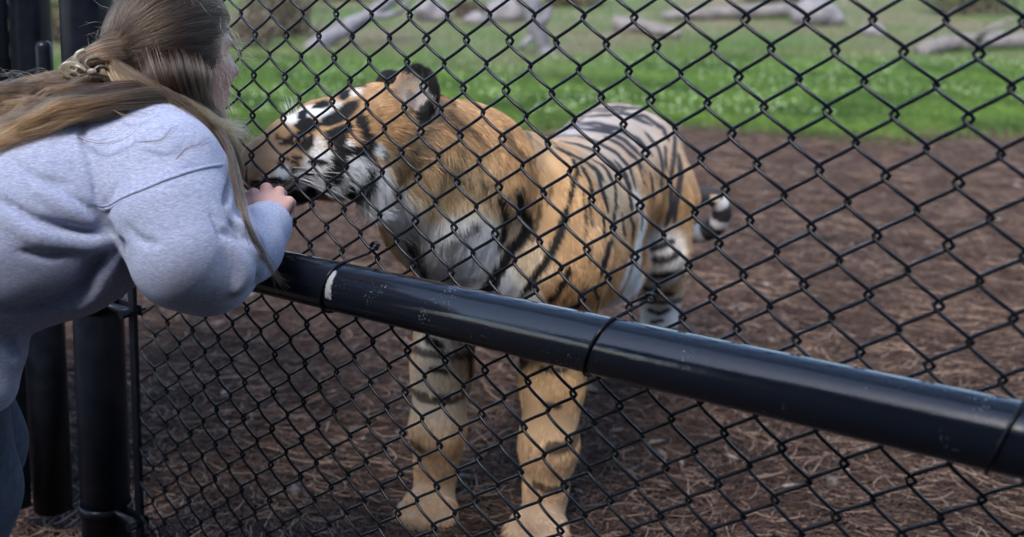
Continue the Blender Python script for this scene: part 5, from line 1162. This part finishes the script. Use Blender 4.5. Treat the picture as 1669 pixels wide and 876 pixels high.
    kb = Sdf(); kb.ell(at(150, 117, 1.684), (.0075, .0045, .0052), None); kv, kq = surface(kb, *(b for b in (at(150, 117, 1.684) - .015, at(150, 117, 1.684) + .015)), .0014); o = mesh_np('hinge_knob', kv, kq, cm, None); o.parent = clip
    ec = at(328, 140, 1.755); er = [ec + np.array([.0035 * math.cos(a), .002 * math.cos(a), .0055 * math.sin(a)]) for a in np.linspace(0, 6.0, 26)]
    v, f = tube(np.array(er), .0009, 8); mesh_np('earring', v, f, mat('gold', (.8, .55, .25), .2, Metallic=1.0), p)
    return p
person = make_person()

# ------------------------------------------------------------ things standing at the back of the enclosure
def on_ground(px, py):
    d = at(px, py, 1) - CAM; s = np.linspace(1, 60, 12000); P = CAM + d * s[:, None]
    k = np.argmax(P[:, 2] < ground_h(P[:, 0], P[:, 1])); return P[k]
def toward(px, py, Y):
    d = at(px, py, 1) - CAM; return CAM + d * (Y / d[1])
def gnarled(path, r0, r1, seed, n=26, k=14, amp=.22):
    P = spline(path, n); r = np.linspace(r0, r1, n); V, F = tube(P, r, k)
    V = V.reshape(n, k, 3); ax = P[:, None]; q = V.reshape(-1, 3); nz = (1 + amp * vnoise(q, 2.2 / max(r0, .05), seed).reshape(n, k) + .6 * amp * vnoise(q, 7 / max(r0, .05), seed + 50).reshape(n, k))[..., None]
    return (ax + (V - ax) * nz).reshape(-1, 3), F
def wood_thing(name, label, cat, parts, m, base):
    t = empty(name, base); tag(t, label, cat)
    for nm, V, F in parts: mesh_np(nm, V, F, m, t)
    return t
g = on_ground(512, 78); Y = g[1]
V1 = gnarled([g + np.array([-.15, 0, -.1]), g, toward(560, 48, Y + .3), toward(610, 20, Y + .6), toward(655, -16, Y + 1.0)], .17, .12, 1)
V2 = gnarled([toward(598, 28, Y + .5), toward(640, 24, Y + .2), toward(662, 8, Y), toward(668, -20, Y)], .07, .03, 2)
wood_thing('leaning_log', 'grey weathered log leaning diagonally behind the tiger\'s forehead', 'log', [('trunk', *V1), ('branch', *V2)], M['log'], g)
g = on_ground(890, 88); Y = g[1]
V1 = gnarled([g + np.array([.05, 0, -.1]), toward(886, 72, Y), toward(872, 40, Y), toward(868, 12, Y), toward(846, -14, Y + .1)], .14, .12, 3, amp=.35)
V2 = gnarled([toward(874, 44, Y - .05), toward(890, 30, Y - .12), toward(896, 10, Y - .12)], .11, .05, 4)
V3 = gnarled([toward(866, 62, Y - .05), toward(852, 74, Y - .1), on_ground(846, 84)], .06, .03, 5)
wood_thing('driftwood_stump', 'pale grey driftwood stump standing upright on the lawn', 'stump', [('trunk', *V1), ('branch', *V2), ('branch', *V3)], M['log'], g)
g = on_ground(1005, 52)
wood_thing('pale_log', 'pale log lying on dry grass with its cut end to the left', 'log', [('trunk', *gnarled([g + np.array([0, 0, .16]), on_ground(1045, 56) + np.array([0, 0, .16]), on_ground(1105, 66) + np.array([0, 0, .1])], .20, .10, 6))], M['palelog'], g)
g = on_ground(1080, 34)
wood_thing('long_log', 'long pale log lying far back near the upper right', 'log', [('trunk', *gnarled([g + np.array([0, 0, .1]), on_ground(1160, 33) + np.array([0, 0, .16]), on_ground(1290, 30) + np.array([0, 0, .16])], .12, .17, 7))], M['palelog'], g)
g = on_ground(1500, 92)
wood_thing('bleached_log', 'bleached log resting on the lawn at far right', 'log', [('trunk', *gnarled([g + np.array([0, 0, .1]), on_ground(1570, 84) + np.array([0, 0, .16]), on_ground(1690, 80) + np.array([0, 0, .14])], .13, .17, 8)), ('branch', *gnarled([on_ground(1590, 84) + np.array([0, 0, .2]), toward(1610, 50, g[1]), toward(1650, 30, g[1])], .06, .03, 9))], M['palelog'], g)
def rock(px, py, wpx, hpx, seed, label):
    g = on_ground(px, py); sc = g[1] / FPX; c = g + np.array([0, 0, hpx * sc * .35])
    s = Sdf(); R = rot_xyz(.1, .15 * math.sin(seed), seed); s.ell(c, (wpx * sc * .5, wpx * sc * .42, hpx * sc * .65), R); s.ell(c + np.array([wpx * sc * .22, -.1, -.05]), (wpx * sc * .3, wpx * sc * .3, hpx * sc * .45), R.T, .08)
    f = lambda P: s(P) + (.16 * hpx * sc * vnoise(P, 3.2 / (hpx * sc), seed)).astype(np.float32)
    lo, hi = s.bounds(); V, F = surface(f, lo - .1, hi + .1, max(.03, hpx * sc / 14))
    tag(mesh_np('boulder', V, F, M['rock'], None), label, 'boulder', 'boulders along the back')
rock(700, 34, 62, 34, 1, 'grey boulder right of the leaning log'); rock(775, 40, 44, 20, 2, 'low boulder between the dark brush and the driftwood stump'); rock(822, 34, 60, 36, 3, 'pinkish boulder just left of the driftwood stump')
rock(1330, 40, 90, 40, 4, 'broad grey boulder at the right end of the long log'); rock(1420, 58, 40, 18, 5, 'smallest boulder, left of the bleached log')
def brush(px, py, wpx, hpx, n, seed, label, leafy, cat='bush', name='dead_brush', cols=None):
    r = np.random.default_rng(seed); g = on_ground(px, py); sc = g[1] / FPX; w_, h_ = wpx * sc, hpx * sc
    t = empty(name, g); tag(t, label, cat); parts = []; tips = []
    for i in range(n):
        b = g + np.array([r.uniform(-.35, .35) * w_, r.uniform(-.25, .25) * w_ * .5, -.03]); e = g + np.array([r.uniform(-.5, .5) * w_, r.uniform(-.3, .3) * w_ * .5, h_ * r.uniform(.5, 1.05)])
        mid = (b + e) / 2 + r.normal(0, .12 * h_, 3); P = spline([b, mid, e], 8); parts.append(tube(P, np.linspace(.022, .006, 8) * (1 + h_ * .4), 5)); tips += [P[k] for k in (3, 4, 5, 6, 7)]
    V, F = join(parts); mesh_np('stems', V, F, M['darkwood'], t)
    if leafy:
        tips = np.array(tips); m_ = leafy; c = tips[r.integers(0, len(tips), m_)] + r.normal(0, .09 * h_, (m_, 3)); c[:, 2] = np.maximum(c[:, 2], g[2] + .02)
        a = r.normal(size=(m_, 3)); a /= np.linalg.norm(a, axis=1)[:, None]; b = np.cross(a, r.normal(size=(m_, 3))); b /= np.linalg.norm(b, axis=1)[:, None]; L = r.uniform(.03, .07, (m_, 1)) * (.6 + h_ * .3)
        V = np.stack([c - a * L, c + b * L * .45, c + a * L, c - b * L * .45], 1).reshape(-1, 3); Q = np.arange(4 * m_).reshape(-1, 4)
        k = r.random((m_, 1)); c1, c2 = cols or ((.05, .06, .02), (.16, .14, .06)); col = (np.array([c1]) * (1 - k) + np.array([c2]) * k).repeat(4, 0)
        lm = mat('brush_leaf', (.1, .1, .05), .7); at_ = nd(lm, 'ShaderNodeAttribute', attribute_name='col'); lk(lm, at_.outputs['Color'], bsdf(lm).inputs['Base Color'])
        tag(mesh_np('foliage', V, Q, lm, t, False, col), kind='stuff')
brush(455, 60, 150, 88, 60, 11, 'dark tangled dead brush behind the person\'s face', 1400, cols=((.03, .028, .015), (.13, .10, .06)))
brush(410, 78, 90, 60, 36, 12, 'low dry twig heap close to the person\'s forehead', 500, cols=((.05, .04, .02), (.17, .14, .09)))
brush(765, 30, 70, 28, 36, 13, 'dark brown brush between two boulders', 700, cols=((.02, .014, .009), (.08, .05, .03)))
brush(930, 12, 130, 40, 50, 14, 'dark olive bush along the far top of the lawn', 1600, 'bush', 'bush', ((.03, .03, .01), (.13, .10, .04)))
brush(1260, 14, 120, 40, 44, 15, 'green brown bush beyond the long log', 1500, 'bush', 'bush', ((.04, .05, .015), (.13, .13, .05)))
brush(1580, 24, 170, 60, 60, 16, 'wide green bush at the far right corner', 2200, 'bush', 'bush', ((.035, .06, .015), (.12, .15, .05)))
brush(560, 2, 110, 40, 40, 17, 'olive bush far behind the leaning log', 1400, 'bush', 'bush', ((.05, .06, .02), (.17, .15, .06)))
brush(100, 70, 260, 110, 60, 18, 'green brown bush seen through the gap beside the gate post', 2600, 'bush', 'bush', ((.04, .05, .015), (.14, .13, .05)))
# bark chips and dry leaves on the straw
def chips():
    n = 240; y = 2.6 + 7 * rng.random(n) ** 1.5; x = (-.35 + .98 * rng.random(n)) * (y + .6); a = rng.random(n) * 6.28; L = rng.uniform(.012, .045, n); w_ = L * rng.uniform(.2, .6, n)
    c = np.stack([x, y, np.full(n, .03)], 1); d = np.stack([np.cos(a), np.sin(a), rng.normal(0, .2, n)], 1); e = np.stack([-np.sin(a), np.cos(a), rng.normal(0, .3, n)], 1); up = np.array([0, 0, .006])
    V = np.stack([c - d * L[:, None], c - e * w_[:, None], c + d * L[:, None], c + e * w_[:, None], c + up], 1).reshape(-1, 3)
    f = np.array([[0, 1, 4], [1, 2, 4], [2, 3, 4], [3, 0, 4], [1, 0, 3], [1, 3, 2]]); Fq = (f[None] + 5 * np.arange(n)[:, None, None]).reshape(-1, 3)
    t = rng.random((n, 1)); col = (np.array([[.10, .07, .05]]) * (1 - t) + np.array([[.30, .25, .21]]) * t ** 2).repeat(5, 0)
    m = mat('bark_chip', (.2, .15, .1), .85); a_ = nd(m, 'ShaderNodeAttribute', attribute_name='col'); lk(m, a_.outputs['Color'], bsdf(m).inputs['Base Color'])
    tag(mesh_np('bark_chips', V, Fq, m, None, False, col), 'scattered pale bark chips on the pine straw', 'bark chips', kind='stuff')
chips()
